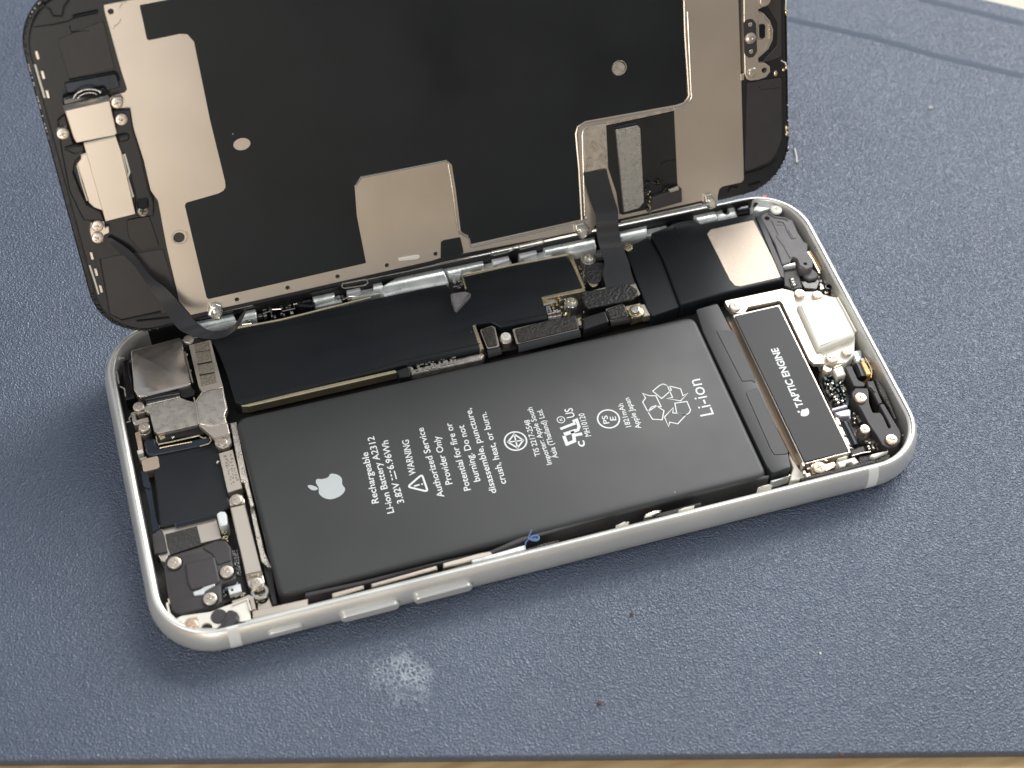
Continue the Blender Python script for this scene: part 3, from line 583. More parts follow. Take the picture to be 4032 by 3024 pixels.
part('speaker_flap', BLK, spk, [(128.27,62.22),(129.42,62.06),(128.48,48.05),(127.8,46.17),(127.25,46.56)], 4.8, 5.45, .1, .1)
ant = part('antenna_module', GREY, phone, [(129.09,61.93),(130.68,62.74),(131.33,61.94),(133.46,60.57),(134.92,59.4),(134.74,56.05),(134.91,53.56),(135.5,52.94),(134.65,51.21),(134.81,48.76),(133.91,46.93),(132.52,46.72),(131.46,47.61),(131.81,49.59),(131.28,50.64),(130.3,49.41),(128.53,49.16),(129.17,54.24)], 1.5, 5.5, .2, .4, [circ(*[(130.27,61.14)][0], .55, 16), circ(*[(133.01,48.34)][0], .38, 14)], label='grey moulded antenna module', steps=2)
bm = N(); tube(bm, [(130.96,60.39,5.5),(130.81,57.04,5.5),(130.71,53.87,5.5),(130.75,50.47,5.5)], .14, 6); tube(bm, [(131.83,59.84,5.5),(132.87,59.4,5.5),(133.02,58.59,5.5),(132.89,57.39,5.5),(132.95,54.92,5.5),(133.77,54.85,5.5)], .16, 6); tube(bm, [(130.99,62.25,5.5),(131.9,60.91,5.5),(133.54,60.15,5.5),(134.02,59.55,5.5)], .22, 6); tube(bm, [(131.5,50.56,5.5),(132.06,49.88,5.5),(131.93,48.13,5.5),(132.66,47.04,5.5),(133.95,47.27,5.5)], .22, 6); tube(bm, [(131.38,59.04,5.5),(132.55,58.64,5.5)], .1, 6); tube(bm, [(133.21,57.3,5.5),(133.28,54.84,5.5)], .1, 6)
obj('moulded_rib', bm, GREY, ant)
part('moulded_pad', GREY, ant, [(130.1,56.54),(130.97,56.3),(131.04,53.54),(130.5,53.39)], 5.3, 5.6, .1, .3)
part('mount_tab', GREY, ant, [(132.26,47.95),(134.52,47.62),(135.14,45.97),(134.21,45.19),(132.81,45.28),(132.13,46.21)], 1.5, 4.4, .2, .5)
part('contact_tab', SATW, phone, [(128.75,49.53),(131.48,49.49),(131.39,48.71),(128.6,48.89)], 3, 5.2, .2, .2)
part('contact_tab', BLKM, phone, [(128.93,49.34),(131.78,49.3),(131.26,46.62),(130.8,43.8),(128.72,43.94),(127.61,45.27)], 2, 4.3, .15, .2)
for p in [(129.46,46.04),(129.36,45.36),(129.34,44.72)]: screw(phone, p, 4.7, .3, STEEL, .5, name='rivet')
part('coil_pad', BLK, phone, [(129.04,46.6),(130.3,46.48),(129.98,44.57),(128.7,44.34)], 3, 4.5, .1, .1)
screw(phone, [(132.7,62.5)][0], 6.0, 1.15, CREAM, .4, rec=.35)
bm = N(); tube(bm, [(135.04,51.51,4.6),(135.21,49.35,4.6),(135.15,46.09,4.6)], .22, 6); obj('gold_trim', bm, GOLD, phone)
bm = N(); tube(bm, [(135.48,51.69,4.6),(135.76,49.5,4.6),(135.81,46.8,4.6)], .15, 6); obj('gold_trim', bm, TAN, phone)
part('coil_pad', BLKG, phone, [(132.1,47.79),(132.94,45.78),(134.76,45.57),(135.18,44.86),(133.64,42.93),(131.19,43.91),(131.11,45.99)], 1, 3.7, .3, .4)
bm = N(); bits(bm, [(134.89,45.96),(135.96,45.66),(136.51,41.38),(134.7,41.59),(134.19,43.2)], 12, 2.5, (.5, 1.6), (.3, .9)); obj('spring_contacts', bm, NICKD, phone)
standoff(phone, [(135.54,42.61)][0], 1, 4.5, .65, .4, BLKG)

# ---- charging port, L plate and haptic motor
part('port_plate', CREAM, phone, [(128.33,43.25),(131.3,42.43),(133.63,41.78),(133.77,41.01),(135.77,39.59),(135.56,29.95),(133.61,26.05),(131.41,24.74),(127.39,25.54),(127.43,28.88),(127.4,39.31)], 1.5, 4.7, .2, .4, label='cream bracket plate around the charging port', steps=2)
lp = part('l_bracket', NICK, phone, [(114.78,44.24),(126.53,44.05),(128.16,42.98),(128.12,42.04),(127.47,39.62),(127.43,34.51),(127.33,28.89),(127.58,27.09),(127.31,25.38),(125.37,25.79),(124.86,27.02),(125.11,40.71),(124.93,41.42),(118.57,41.58),(117.46,40.54),(116.21,40.6),(115.16,41.47),(114.78,42.86)], 4.3, 5.15, .12, .3, label='pale metal L shaped bracket', steps=2)
port = part('charging_port', CREAM, phone, [(127.24,39),(130.33,39.46),(134.24,39.35),(135.25,38.96),(135.68,38.32),(135.43,30.15),(134.69,29.1),(133.49,29.01),(127.17,28.01),(126.83,28.44)], 2, 6.1, .7, .6, label='rounded cream cover of the charging port', steps=5)
bm = N(); tube(bm, [(135.27,38.49,6.1),(135.36,35.46,6.1),(135.34,30.09,6.1)], .22, 8); tube(bm, [(134.37,39.05,5.9),(134.51,35.57,5.9),(134.39,29.96,5.9)], .16, 8); obj('port_rib', bm, CREAM, port)
for p, z, r, m in (([(129.2,41.92)][0], 5.45, 1.05, BRZ), ([(132.39,40.83)][0], 5.3, .95, BRZ), ([(116.16,42.29)][0], 5.5, 1.15, NICK), ([(129,26.1)][0], 5.45, 1.15, BRZ), ([(132.32,26.79)][0], 5.35, .95, BRZ)): screw(phone, p, z, r, m, .35)
tap = part('haptic_motor', NICK, phone, [(115.08,40.63),(124.55,40.69),(124.1,6.14),(123.78,5.9),(115.36,5.94),(114.96,6.3)], 1.2, 5.05, .12, .25, label='long flat haptic motor with black lid', steps=2)
part('motor_lid', LID, tap, [(115.22,40.21),(124.17,40.23),(123.78,6.2),(115.22,6.28)], 5.0, 5.3, .1, .35, label='black lid printed with white words', steps=2)
parts('motor_side', BRZ, phone, [[(114.49,41.88),(115.12,41.99),(114.94,7.21),(114.35,7.37),(114.1,20.87)]], 1.2, 3.0, .1)
for q in ([(124.64,14.37),(125.09,13.73),(125.06,10.43),(125.1,6.84),(124.26,7.08),(124.31,9.74),(124.36,12.44)],): part('slotted_rail', NICK, phone, q, 1.2, 4.7, .1)
parts('rail_slot', BLK, phone, [[(124.61,14.78),(124.96,14.29),(124.94,13.84),(124.54,14.08)], [(124.51,12.47),(125.03,12.25),(124.98,11.75),(124.51,11.95)], [(124.48,10.08),(124.98,9.82),(124.9,9.39),(124.48,9.57)], [(124.52,7.9),(125.14,7.53),(124.99,7.19),(124.52,7.39)]], 4.5, 4.8, .02)
bm = N(); tube(bm, [(125.63,12.36,4.6),(125.64,10.35,4.6),(125.53,7.3,4.6)], .75, 14); obj('flex_roll', bm, FLEXG, phone)
pbs = part('port_board', PCB, phone, [(125.92,23.88),(131.47,22.87),(130.92,20.31),(130.88,12.48),(131.26,7.05),(131.25,5.79),(126.37,7.41),(127.09,11.59),(125.49,16.76)], 1.2, 2.6, .05)
bm = N(); bits(bm, [(126.24,23.64),(129.88,23.3),(129.07,18.8),(128.75,16.76),(126.36,17.29),(126.22,19.6)], 40, 2.6, (.4, 1.3), (.3, .9)); obj('chip', bm, mat('dark green solder', (.03, .045, .04), .3, .2), pbs)
bm = N(); bits(bm, [(126.15,23.09),(129.43,22.44),(128.26,17.13),(126.48,17.23),(125.84,20.75)], 12, 3.4, (.3, .6), (.2, .5)); bits(bm, [(128.49,14.82),(129.86,14.57),(129.23,12.64),(128.08,12.84)], 9, 2.8, (.4, .9), (.3, .6)); bits(bm, [(128.39,8.47),(130.19,7.97),(130.07,6.46),(128.18,6.74)], 9, 2.8, (.4, .9), (.3, .6)); obj('chip', bm, NICKD, pbs)
parts('chip', mat('pale violet solder mask', (.50, .48, .56), .35, .3), pbs, [[(124.95,16.3),(127.8,16.42),(128.03,16.03),(127.85,15.75),(124.89,15.66)], [(125.06,15.28),(126.22,15.35),(127.91,15.34),(128.11,14.89),(127.19,12.92),(127.25,13.82),(125.87,14.01),(125.24,14.64)]], 2.6, 4.3, .15, .15)
part('gold_contact', GOLD, pbs, [(128.72,24.67),(130.42,24.88),(130.52,24.58),(128.9,24.28)], 2.6, 4.6, .1)
part('white_connector', CREAM, pbs, [(128.59,24.37),(130.55,24.51),(130.44,22.43),(128.62,22.33)], 2.6, 4.5, .12, .1)
bm = N(); lathe(bm, *[(127.66,24.71)][0], [(1.1, 1.2), (1.1, 3.9), (.8, 4.5), (0, 4.6)]); obj('screw_boss', bm, NICKD, phone)
clamp = part('side_clamp', BLKM, phone, [(129.34,17.91),(130.01,18.39),(130.42,18.68),(132.65,18.05),(132.38,17.06),(131.64,15.28),(131.42,14.28),(131.25,12.76),(132.56,12.49),(132.74,11.56),(132.57,8.81),(133.05,9),(133.12,10.54),(133.06,14.09),(134.04,14.18),(134.19,10.89),(134.38,7.98),(134.21,7),(133.38,5.57),(131.97,4.82),(130.73,5.02),(129.98,5.83),(129.83,7.98),(129.47,10.92),(129.45,13.92),(129.08,17.05)], 1.5, 5.3, .2, .4, label='long dark grey clamp with two copper toned screws', steps=2)
part('side_clamp', BLKM, phone, [(130.65,23.86),(132.03,23.8),(131.9,22.59),(131.82,20.45),(132.81,19.39),(132.27,18.68),(131.05,18.98),(130.44,19.35),(130.5,21.35)], 1.5, 5.0, .2, .3, steps=2)
part('side_clamp', BLKM, phone, [(133.29,19.76),(134.46,19.57),(134.56,19.41),(134.1,14.34),(133.14,14.34),(133.19,17.38),(132.81,18.56)], 1.5, 5.0, .2, .2)
part('rail_slot', BLK, phone, [(133.07,18.68),(133.78,18.48),(133.75,17.02),(133.5,17.09),(133.36,18.06),(133.01,18.29)], 4.8, 5.15, .02)
for p in [(130.36,16.22),(131.93,6.33)]: screw(phone, p, 5.75, 1.1, BRZ)
bm = N(); tube(bm, [(133.29,24.04,4.2),(133.21,22.69,4.2),(133.03,20.98,4.2)], .9, 14); obj('coil_pad', bm, BLK, phone)
part('flex_pad', TAN, phone, [(133.98,24.07),(134.74,24.34),(134.9,23.54),(134.9,21.09),(134.61,20.96),(133.79,21.06)], 1.5, 4.9, .15, .15)
part('foam_strip', FOAMB, phone, [(134.78,19.73),(135.19,19.62),(135.53,16.84),(135.27,14.26),(134.88,10.43),(134.43,10.43),(134.54,13.15),(134.31,16.65)], 1.5, 5.3, .15, .2)
bm = N(); tube(bm, [(135.19,24.83,4.8),(135.31,23.29,4.8),(135.23,22.08,4.8),(135.01,21.33,4.8),(134.37,20.29,4.8)], .12, 6); obj('gold_trim', bm, TAN, phone)
bm = N(); bits(bm, [(133.95,26.19),(136.84,25.38),(136,22.46),(135.13,23.11)], 14, 2.5, (.5, 2.2), (.4, .9)); obj('spring_contacts', bm, NICKD, phone)
part('contact_tab', SATW, phone, [(134.04,27.9),(136.02,27.63),(135.24,25.35),(133.77,24.66),(133.8,26.31)], 1.5, 3.6, .3, .4)
bm = N(); p = [(128.68,10.16)][0]; lathe(bm, *p, [(1.7, 1.2), (1.7, 2.6), (1.3, 2.9), (1.2, 3.8), (.95, 4.6), (.9, 4.9), (0, 4.9)]); obj('screw_boss', bm, NICKD, phone)
screw(phone, [(128.45,9.91)][0], 5.25, .95, NICK)
part('coil_pad', BLK, phone, circ(*[(128.02,9.06)][0], .9, 16), 1.2, 3.0, .1)
part('foot_pad', BLKM, phone, [(124.45,6.86),(127.07,7.03),(126.88,5.71),(124.21,5.71)], 1.2, 4.6, .15, .2)
bt = part('bottom_bracket', BRZ, phone, [(115.97,5.41),(116.59,5.58),(117.64,5.58),(118.26,5.18),(118.65,4.85),(120.29,4.98),(120.26,4.17),(119.74,3.71),(118.28,3.38),(115.6,3.39)], 2, 5.4, .12, .3, label='small copper toned bracket at the bottom corner', steps=2)
screw(phone, [(117.09,4.2)][0], 5.95, 1.2, BRZ, .4)
part('corner_plate', CREAM, phone, [(120.58,4.54),(124.08,4.68),(124.4,3.46),(123.29,3.18),(123.05,3.84),(122.11,3.81),(121.64,3.34),(120.71,3.31)], 3, 5.6, .12, .1)
part('corner_plate', CREAM, phone, [(121.05,5.37),(122.76,5.49),(123.13,5.28),(122.83,5.06),(121.11,5.05)], 3, 5.4, .12, .1)
part('corner_plate', CREAM, phone, [(127.03,4.24),(128,4.27),(130.59,4.07),(127.43,3.45),(126.44,3.72)], 3, 5.9, .12, .1)
bm = N(); tube(bm, [(115.47,5.95,5.2),(118.11,5.96,5.2),(121.05,6.04,5.2),(123.82,6.01,5.2)], .14, 6); tube(bm, [(117.96,5.93,5.2),(118.76,5.93,5.2),(119.17,5.36,5.2)], .2, 6); tube(bm, [(123.7,5.02,5.6),(125.59,5.09,5.6),(127.24,4.92,5.6)], .14, 6); obj('spring_contacts', bm, NICKD, phone)
bm = N(); bits(bm, [(114.8,6.13),(116.2,6.03),(115.59,3.66),(114.43,3.69)], 12, 3, (1, 2.4), (.4, 1.)); obj('spring_contacts', bm, NICKD, phone)
part('base_plate', CREAM, phone, [(114.03,9.87),(114.12,8.33),(114.58,5.63),(115.3,4.68),(114.73,3.79),(111.89,4.22),(112.83,5.68),(113.57,6.67),(113.64,8.76)], 1.2, 3.6, .15, .2)
part('foam_strip', FOAMB, phone, [(124.97,4.78),(127.33,4.62),(129.8,4.17),(130.63,3.56),(129.88,2.89),(126.92,2.72),(124.57,3.38)], 3, 5.2, .15, .2)
# wear marks on the rim
bm = N()
for p in [(136.25,51.27),(136.12,50.4),(136.14,46.06),(136.1,44.3),(135.93,15.49),(133.96,6.27),(134.13,5.58),(0.85,13.14)]: prism(bm, circ(p[0], p[1], random.uniform(.12, .3), 9, random.uniform(.1, .22)), 6.15, 6.235, .02)
obj('rim_pit', bm, BLK, phone)

# ================================================================== the lifted screen
DQ = [0.12711, 6.42514, 0.70258, 1.16514, 0.00661, 0.01195]
disp = tag(empty('display_assembly'), 'raised black phone screen behind the body, its inner side with beige metal plates showing', 'screen')
disp.matrix_world = Matrix.Translation([v*10*S for v in DQ[:3]]) @ Matrix.Rotation(DQ[4], 4, 'Z') @ Matrix.Rotation(DQ[3], 4, 'X') @ Matrix.Rotation(DQ[5], 4, 'Z')
DL, DW, DR = 135.2, 64.8, 9.9
def dr(ins, n=12):
    r = DR-ins; out = []
    for cx, cy, a in ((DL-DR, DR, -90), (DL-DR, DW-DR, 0), (DR, DW-DR, 90), (DR, DR, 180)):
        for k in range(n+1):
            t = math.radians(a+90*k/n); out.append((cx+r*math.cos(t), cy+r*math.sin(t)))
    return out
part('glass', BLKG, disp, dr(0), -1.2, 0, .2, label='black screen glass seen from its edge')
bz = part('bezel', BLK, disp, dr(.9), 0, .9, .25, label='black plastic bezel', steps=2)
bm = N()
for ins, w in ((.35, .06),):      # ragged seal of old adhesive around the rim
    P = dr(ins, 40); prev = None
    for i in range(len(P)*1):
        p = P[i]
        if random.random() < .75:
            r_ = random.uniform(.1, .32); prism(bm, circ(p[0]+random.uniform(-.15, .15), p[1]+random.uniform(-.15, .15), r_, 6), -.05, random.uniform(.1, .35), .05)
tag(obj('adhesive', bm, BLK, disp), kind='stuff')
bm = N()
for u, v in [(.25, random.uniform(40, 54)) for _ in range(26)]+[(134.95, random.uniform(8, 60)) for _ in range(16)]: prism(bm, circ(u, v, random.uniform(.06, .16), 6), 0, .25, .03)
for a in range(10): t = math.radians(random.uniform(100, 170)); prism(bm, circ(9.9+9.7*math.cos(t), 54.9+9.7*math.sin(t), random.uniform(.06, .15), 6), 0, .25, .03)
tag(obj('glue_residue', bm, CREAM, disp), kind='stuff')
VT = [(19.89,59.82)][0][1]
plate = part('shield_plate', NICK, disp, [(14.24,60.99),(14.16,59.69),(14.51,49.47),(14.75,46.26),(14.36,45.83),(12.27,45.55),(11.74,45.36),(11.43,44.81),(11.75,43.71),(12.95,43.03),(14.44,42.75),(14.22,39.19),(14.64,33.12),(14.59,27.48),(15.42,25.31),(15.02,16.37),(14.94,5.27),(16.38,2.13),(16.33,2.05),(22.46,1.95),(27.78,1.91),(39.64,1.85),(61.93,1.82),(63.49,2),(90.93,1.01),(91.55,0.12),(93.16,-0.15),(94.58,1.67),(94.66,1.94),(96.74,1.81),(99.29,1.57),(116.29,1.46),(117.4,-0.42),(119.48,0.46),(119.53,1.8),(119.94,3.18),(120.67,3.5),(124.5,3.47),(125.05,3.96),(125.1,7.36),(125.12,15.72),(125.15,24.63),(125.1,26.69),(125.08,33.42),(125.06,40)]+[(127.5, VT+.8)], .9, 1.25, .08, .3, [circ(*[(15.15,59.7)][0], .5, 16), circ(*[(17.53,17.61)][0], 1.0, 20)]+[circ(*p, .42, 14) for p in [(25.11,3.03),(34.58,3.09),(44.01,3.06),(53.43,3.04),(62.84,3.11)]], label='large beige shield plate', steps=2)
part('hole_floor', BLKM, disp, circ(*[(17.53,17.59)][0], 1.3, 20), .85, 1.0, 0)
bm = N(); c = [(17.69,17.6)][0]; tube(bm, [(c[0]+1.35*math.cos(a*math.pi/12), c[1]+1.35*math.sin(a*math.pi/12), 1.25) for a in range(25)], .16, 6); obj('hole_rim', bm, NICK, plate)
film = part('graphite_film', FILM, plate, [(19.88,59.83),(19.82,54.02),(20.15,53.75),(25.15,53.83),(26.45,53.55),(27.29,52.03),(27.16,37.88),(27.48,26.29),(27.35,25.13),(26.83,24.58),(25.85,24.26),(20.09,23.83),(19.75,23.35),(19.86,4.79),(20.25,4.43),(20.07,4.41),(49.63,4.48),(49.41,14.29),(49.92,20.24),(51.35,21.74),(67.23,21.4),(68.13,20.18),(68.26,14.98),(68.16,6.68),(68.49,6.12),(69.47,5.4),(69.6,3.48),(92.19,3.39),(92.27,3.2),(92.42,21.04),(92.85,22.2),(94.02,22.74),(111.39,21.92),(113.35,22.18),(114.16,23.27),(114.23,23.81),(114.25,42.28)]+[([(114.25,42.18)][0][0]+.1, VT)], 1.2, 1.36, .05, .25, [circ(*[(31.66,32.43)][0], 1.5, 24, 1.15)], label='black graphite film across the plate')
part('film_tab', FILM, plate, [(63.63,1.99),(64.11,5.31),(64.69,5.53),(67.91,5.39),(68.16,2.01),(66.36,1.97)], .8, 1.45, .05, .3)
bm = N()
def P3(pl, w): return [(p[0], p[1], w) for p in pl]
tube(bm, P3([(92.85,3.53),(91.77,3.3),(92.11,13.76),(92.09,20.97),(92.54,22.25),(94.04,22.83),(111.65,22.19),(113.49,22.36),(114.59,23.62),(114.6,23.94),(114.38,35.63),(114.53,42.11)], 1.3), .28, 8, .7)
obj('pressed_rib', bm, NICK, plate)
bm = N(); tube(bm, P3([(92.37,4.13),(93.28,20.48),(93.6,21.56),(94.65,22.01),(98.12,21.89)], 1.3), .14, 8); tube(bm, P3([(111.51,21.71),(113.46,21.8),(114.64,22.46),(115.11,23.51),(115.01,24.31),(115.04,39.85)], 1.3), .16, 8)
tube(bm, P3([(67.5,20.67),(67.69,15.09),(67.61,6.84),(67.91,6.17),(69.07,5.28),(69.51,4.69),(69.64,2.91),(71.43,2.88),(84.17,2.94),(92.44,2.82)], 1.3), .2, 8); tube(bm, P3([(50.09,20.18),(51.5,21.5),(67.05,21.24),(67.52,20.85)], 1.3), .16, 8)
obj('pressed_rib', bm, STEEL, plate)
bm = N(); tube(bm, P3([(17.96,60.89),(17.13,60.57),(16.6,59.9)], 1.25), .07, 5); tube(bm, P3([(16.44,58.17),(16.2,57.73),(15.67,57.44),(15.24,57.23),(14.95,56.8)], 1.25), .08, 5); obj('scratch', bm, NICKD, plate)
part('plate_slot', CREAM, plate, [(55.68,4.01),(59.35,3.82),(59.8,3.54),(59.69,3.08),(59.11,2.91),(55.75,3.41)], 1.2, 1.5, .1, .3)
bm = N(); c = [(101.35,31.91)][0]; tube(bm, [(c[0]+1.35*math.cos(a*math.pi/12), c[1]+1.35*math.sin(a*math.pi/12), 1.34) for a in range(25)], .15, 6); obj('hole_rim', bm, STEEL, plate)
part('plate_dimple', NICKD, plate, circ(*[(101.22,31.88)][0], 1.2, 24), 1.2, 1.42, .05)
# raised step at the right of the film and cut-out with the display driver
cut = part('driver_recess', BLK, disp, [(98.07,21.3),(111.49,21.3),(111.37,5.96),(112.15,5.05),(112.12,2.24),(100.01,2.35),(99.34,2.7),(98.98,7.4),(97.76,12.7)], .9, 1.3, .03, .1)
part('recess_step', NICKD, cut, [(98.02,21.88),(111.43,21.86),(111.47,21.23),(97.99,21.2)], 1.1, 1.34, .05)
bm = N(); tube(bm, P3([(98,21.23),(111.41,21.21)], 1.35), .1, 6); tube(bm, P3([(108.19,11.22),(109.6,11.5),(111.11,11.34)], 1.3), .14, 6); obj('recess_edge', bm, BLKG, cut)
part('driver_chip', FOIL, cut, [(99.69,20.22),(104.04,20.18),(104.49,19.45),(104.28,4.31),(103.16,3.24),(100.11,3.03)], 1.2, 1.8, .1, .15, label='grey speckled metal stiffener')
part('driver_chip_end', FLEXG, cut, [(99.54,20.66),(102.5,20.88),(103.85,20.68),(104.04,20.18),(99.69,20.22)], 1.2, 1.7, .2, .2)
part('connector_block', BLKM, cut, [(105.74,4.99),(109.24,5.51),(111.37,5.98),(111.76,5.28),(111.79,2.71),(105.3,2.29)], 1.2, 2.3, .15, .1)
part('connector_block', NICKD, cut, [(109.07,6),(111.07,6.25),(111.22,5.49),(109.38,5.32)], 2, 2.5, .1, .1)
bm = N()
for _ in range(60):
    p = [(105.23,8.96),(110.39,5.1),(103.21,2.89),(105.25,1.67)]; i = random.choice((0, 2)); t = random.random()
    x = p[i][0]*(1-t)+p[i+1][0]*t+random.uniform(-.7, .7); y = p[i][1]*(1-t)+p[i+1][1]*t+random.uniform(-.9, .9)
    if i == 2: x = random.uniform([(104.82,6.16)][0][0], [(105.75,5.95)][0][0]); y = random.uniform([(105.02,1.73)][0][1], [(105.34,7.01)][0][1])
    prism(bm, circ(x, y, random.uniform(.12, .4), 7), 1.2, random.uniform(1.4, 2.1), .12, steps=2)
obj('solder_joints', bm, BLKG, cut)
bm = N()
for _ in range(22):
    x = random.uniform(*sorted(([(104.86,4.94)][0][0], [(105.67,4.75)][0][0]))); y = random.uniform(*sorted(([(105.02,1.73)][0][1], [(105.31,6.53)][0][1])))
    prism(bm, circ(x, y, random.uniform(.08, .2), 6), 1.3, random.uniform(1.9, 2.3), .05)
obj('solder_joints', bm, GOLD, cut)
part('plate_step', NICKD, plate, [(93.5,21.62),(94.61,21.95),(98.03,21.76),(97.78,13.44),(97.4,12.94),(93.22,12.84)], 1.1, 1.42, .05, .1)
# home button bracket at the right end
hb = part('home_button_bracket', NICK, disp, [(125.79,42.66),(127.87,42.36),(129.88,41.33),(130.79,39.74),(130.77,38.77),(130.03,38.11),(128.7,37.76),(128.54,37.53),(129.77,36.67),(130.88,35.13),(131.48,33.24),(131.3,31.27),(130.42,29.66),(128.31,28.34),(128.45,27.41),(129.67,27.15),(130.65,26.27),(130.72,25.18),(129.84,24.29),(128.32,24.09),(126.7,24.25),(125.97,24.7),(125.54,25.93),(125.56,31.33)], .9, 2.0, .15, .2, [circ(*[(129.48,25.77)][0], .55, 16)], label='beige home button bracket', steps=2)
part('bracket_hole', BLKM, hb, [(125.59,35.8),(126.28,36.36),(127.42,36.2),(128.07,35.19),(128.12,29.74),(127.45,28.8),(126.3,28.88),(125.59,29.81)], 1.9, 2.06, .02, .8)
c = [(126.76,32.7)][0]; bm = N(); lathe(bm, *c, [(1.1, 1.9), (1.05, 2.4), (.7, 2.65), (.3, 2.7), (0, 2.55)]); obj('rivet', bm, NICK, hb)
for p in [(126.87,35.23),(126.91,30)]: part('rivet', NICK, hb, circ(*p, .42, 14), 2, 2.15, .05)
part('bracket_hole', BLKG, hb, [(128.57,34.94),(129.66,34.81),(129.83,34.39),(129.76,32.3),(129.25,32.01),(128.57,32.37)], 1.9, 2.2, .1, .3)
bm = N(); tube(bm, P3([(128.45,37.43),(129.67,36.31),(130.6,34.81),(131.11,32.93),(130.82,31.21),(129.76,29.86),(128.3,28.82)], 2.0), .12, 6); tube(bm, P3([(128.46,37.87),(128.47,35.68),(128.32,32.17),(129.11,31.9),(129.74,32.21)], 2.0), .12, 6); tube(bm, P3([(125.54,37.29),(127.65,37.33),(128.45,37.54)], 2.0), .08, 6); obj('bracket_rim', bm, STEEL, hb)
bm = N()
for k in range(9):
    p = [a+(b-a)*k/8 for a, b in zip([(130.5,34.5)][0], [(130.54,31.83)][0])]; prism(bm, circ(*p, .16, 8), 1.9, 2.2, .04)
obj('gold_contact', bm, GOLD, hb)
part('rivet', NICK, hb, circ(*[(127.03,25.9)][0], 1.0, 22), 1.9, 2.4, .4, steps=4); part('rivet', NICK, hb, circ(*[(129.81,39.26)][0], 1.2, 22), 1.9, 2.4, .4, steps=4)
part('plate_tab', NICK, disp, [(125.06,25.71),(125.64,25.77),(125.67,24.51),(125.07,24.41)], 1.0, 1.5, .08)
part('bezel_panel', BLKM, disp, [(126.33,23.65),(129.12,23.52),(133.33,23.09),(133.24,10.88),(132.11,8),(130.63,6.4),(125.32,5.42),(125.58,10.2)], .8, 1.15, .1, .8)
part('bezel_panel', BLKM, disp, [(129.3,40.44),(133.49,39.62),(133.4,27.19),(131.76,27.08),(128.97,26.75),(132.51,29.64),(132.71,34.07)], .8, 1.15, .1, .8)
obj('moulded_rib', tube(N(), P3([(125.39,4.98),(128.15,5.07),(130.81,5.56),(132.04,6.5)], 1.1), .2, 6), BLKG, disp)
obj('moulded_rib', tube(N(), P3([(128.64,22.74),(129.03,21.62),(132.9,21.25)], 1.1), .08, 6), BLKG, disp)
obj('moulded_rib', tube(N(), P3([(126.03,2.25),(128.57,2.52)], 1.0), .25, 6), BLKG, disp)
obj('moulded_rib', tube(N(), P3([(123.75,2.54),(122.32,2.87),(121.81,2.01)], 1.1), .15, 6), BLKG, disp)
bm = N()
for p in [(134.57,35.75),(134.41,24.99),(133.81,24.65),(132.17,24.27),(134.21,12.63),(134.31,11.41)]: prism(bm, circ(*p, random.uniform(.25, .45), 9, random.uniform(.3, .7)), .2, 1.2, .15, steps=2)
obj('spring_contacts', bm, GOLD, disp)
bm = N(); tube(bm, P3([(134.61,37.94),(134.51,35.77)], .8), .16, 6); tube(bm, P3([(133.38,26.57),(134.3,25.81),(134.63,24.48)], .8), .16, 6); obj('spring_contacts', bm, CREAM, disp)
# earpiece and front sensor parts at the left end
bm = N()
for q in ([(11.6,43.37),(14.53,42.88),(14.22,39.35),(14.48,34.82),(14.4,27.7),(14.75,25.64),(14.15,22.89),(11.09,23.62),(11.8,26.78),(11.93,28.28),(11.77,35.44),(11.02,35.61),(11.25,38.32),(11.52,42.45)],): prism(bm, q, .9, 1.9, .25, .2, steps=2)
prism(bm, [(2.39,43.21),(3.95,44.11),(4.07,39.08),(5.02,38.24),(5.47,36.87),(3.66,35.79),(2.8,33.85),(3.13,30.34),(3.65,27.61),(5.61,25.82),(5.82,23.77),(2.39,24.82),(2,26.46),(1.27,30.77),(1.77,38.34)], .9, 1.8, .25, .3)
prism(bm, [(11.37,38.94),(12.92,38.91),(13.37,38.28),(12.95,37.74),(11.37,37.67)], 1, 2.6, .3, .3); prism(bm, [(2.01,38.61),(3.98,38.8),(5.68,38.63),(5.48,37.41),(3.78,37.16)], 1, 2.4, .3, .3)
obj('earpiece_frame', bm, BLK, disp)
ear = part('earpiece_plate', NICK, disp, [(5.62,38.65),(11.15,38.79),(11.4,35.76),(11.2,24.2),(5.9,24.02)], .9, 2.3, .1, .1, label='flat metal earpiece clamp', steps=2)
ear.data.materials[0] = NICK
part('earpiece_body', NICK, disp, [(3.69,35.29),(4.47,35.96),(4.72,36.61),(5.94,36.84),(11.33,35.69),(11.7,35.17),(11.56,28.41),(11.56,27.1),(10.99,26.79),(5.82,25.92),(4.63,26.76),(3.99,27.79)], .9, 1.8, .15, .1, steps=2)
bm = N(); tube(bm, P3([(11.82,35.34),(11.92,31.87),(11.32,30.96),(11.49,27.31)], 1.8), .2, 6); tube(bm, P3([(4.71,36.63),(5.83,36.86)], 1.85), .15, 6); tube(bm, P3([(5.69,38.79),(11.03,38.89)], 2.3), .22, 6); tube(bm, P3([(3.69,35.01),(3.66,31.8),(3.81,28.32)], 1.7), .13, 6); obj('earpiece_edge', bm, CREAM, disp)
sc = part('sensor_cover', NICK, disp, [(4.03,45.4),(11.56,45.61),(11.48,42.78),(11.47,39.62),(10.98,39.35),(4.54,39.42),(4.3,40.42)], .9, 3.1, .15, .15, label='raised square sensor cover', steps=2)
obj('bent_edge', sheet(N(), [((a[0], a[1], w1), (b[0], b[1], w1)) for (a, b), w1 in ((([(3.96,45.87)][0], [(11.54,46.08)][0]), 2.2), (([(4,45.44)][0], [(11.57,45.64)][0]), 3.05))], .2), STEEL, sc)
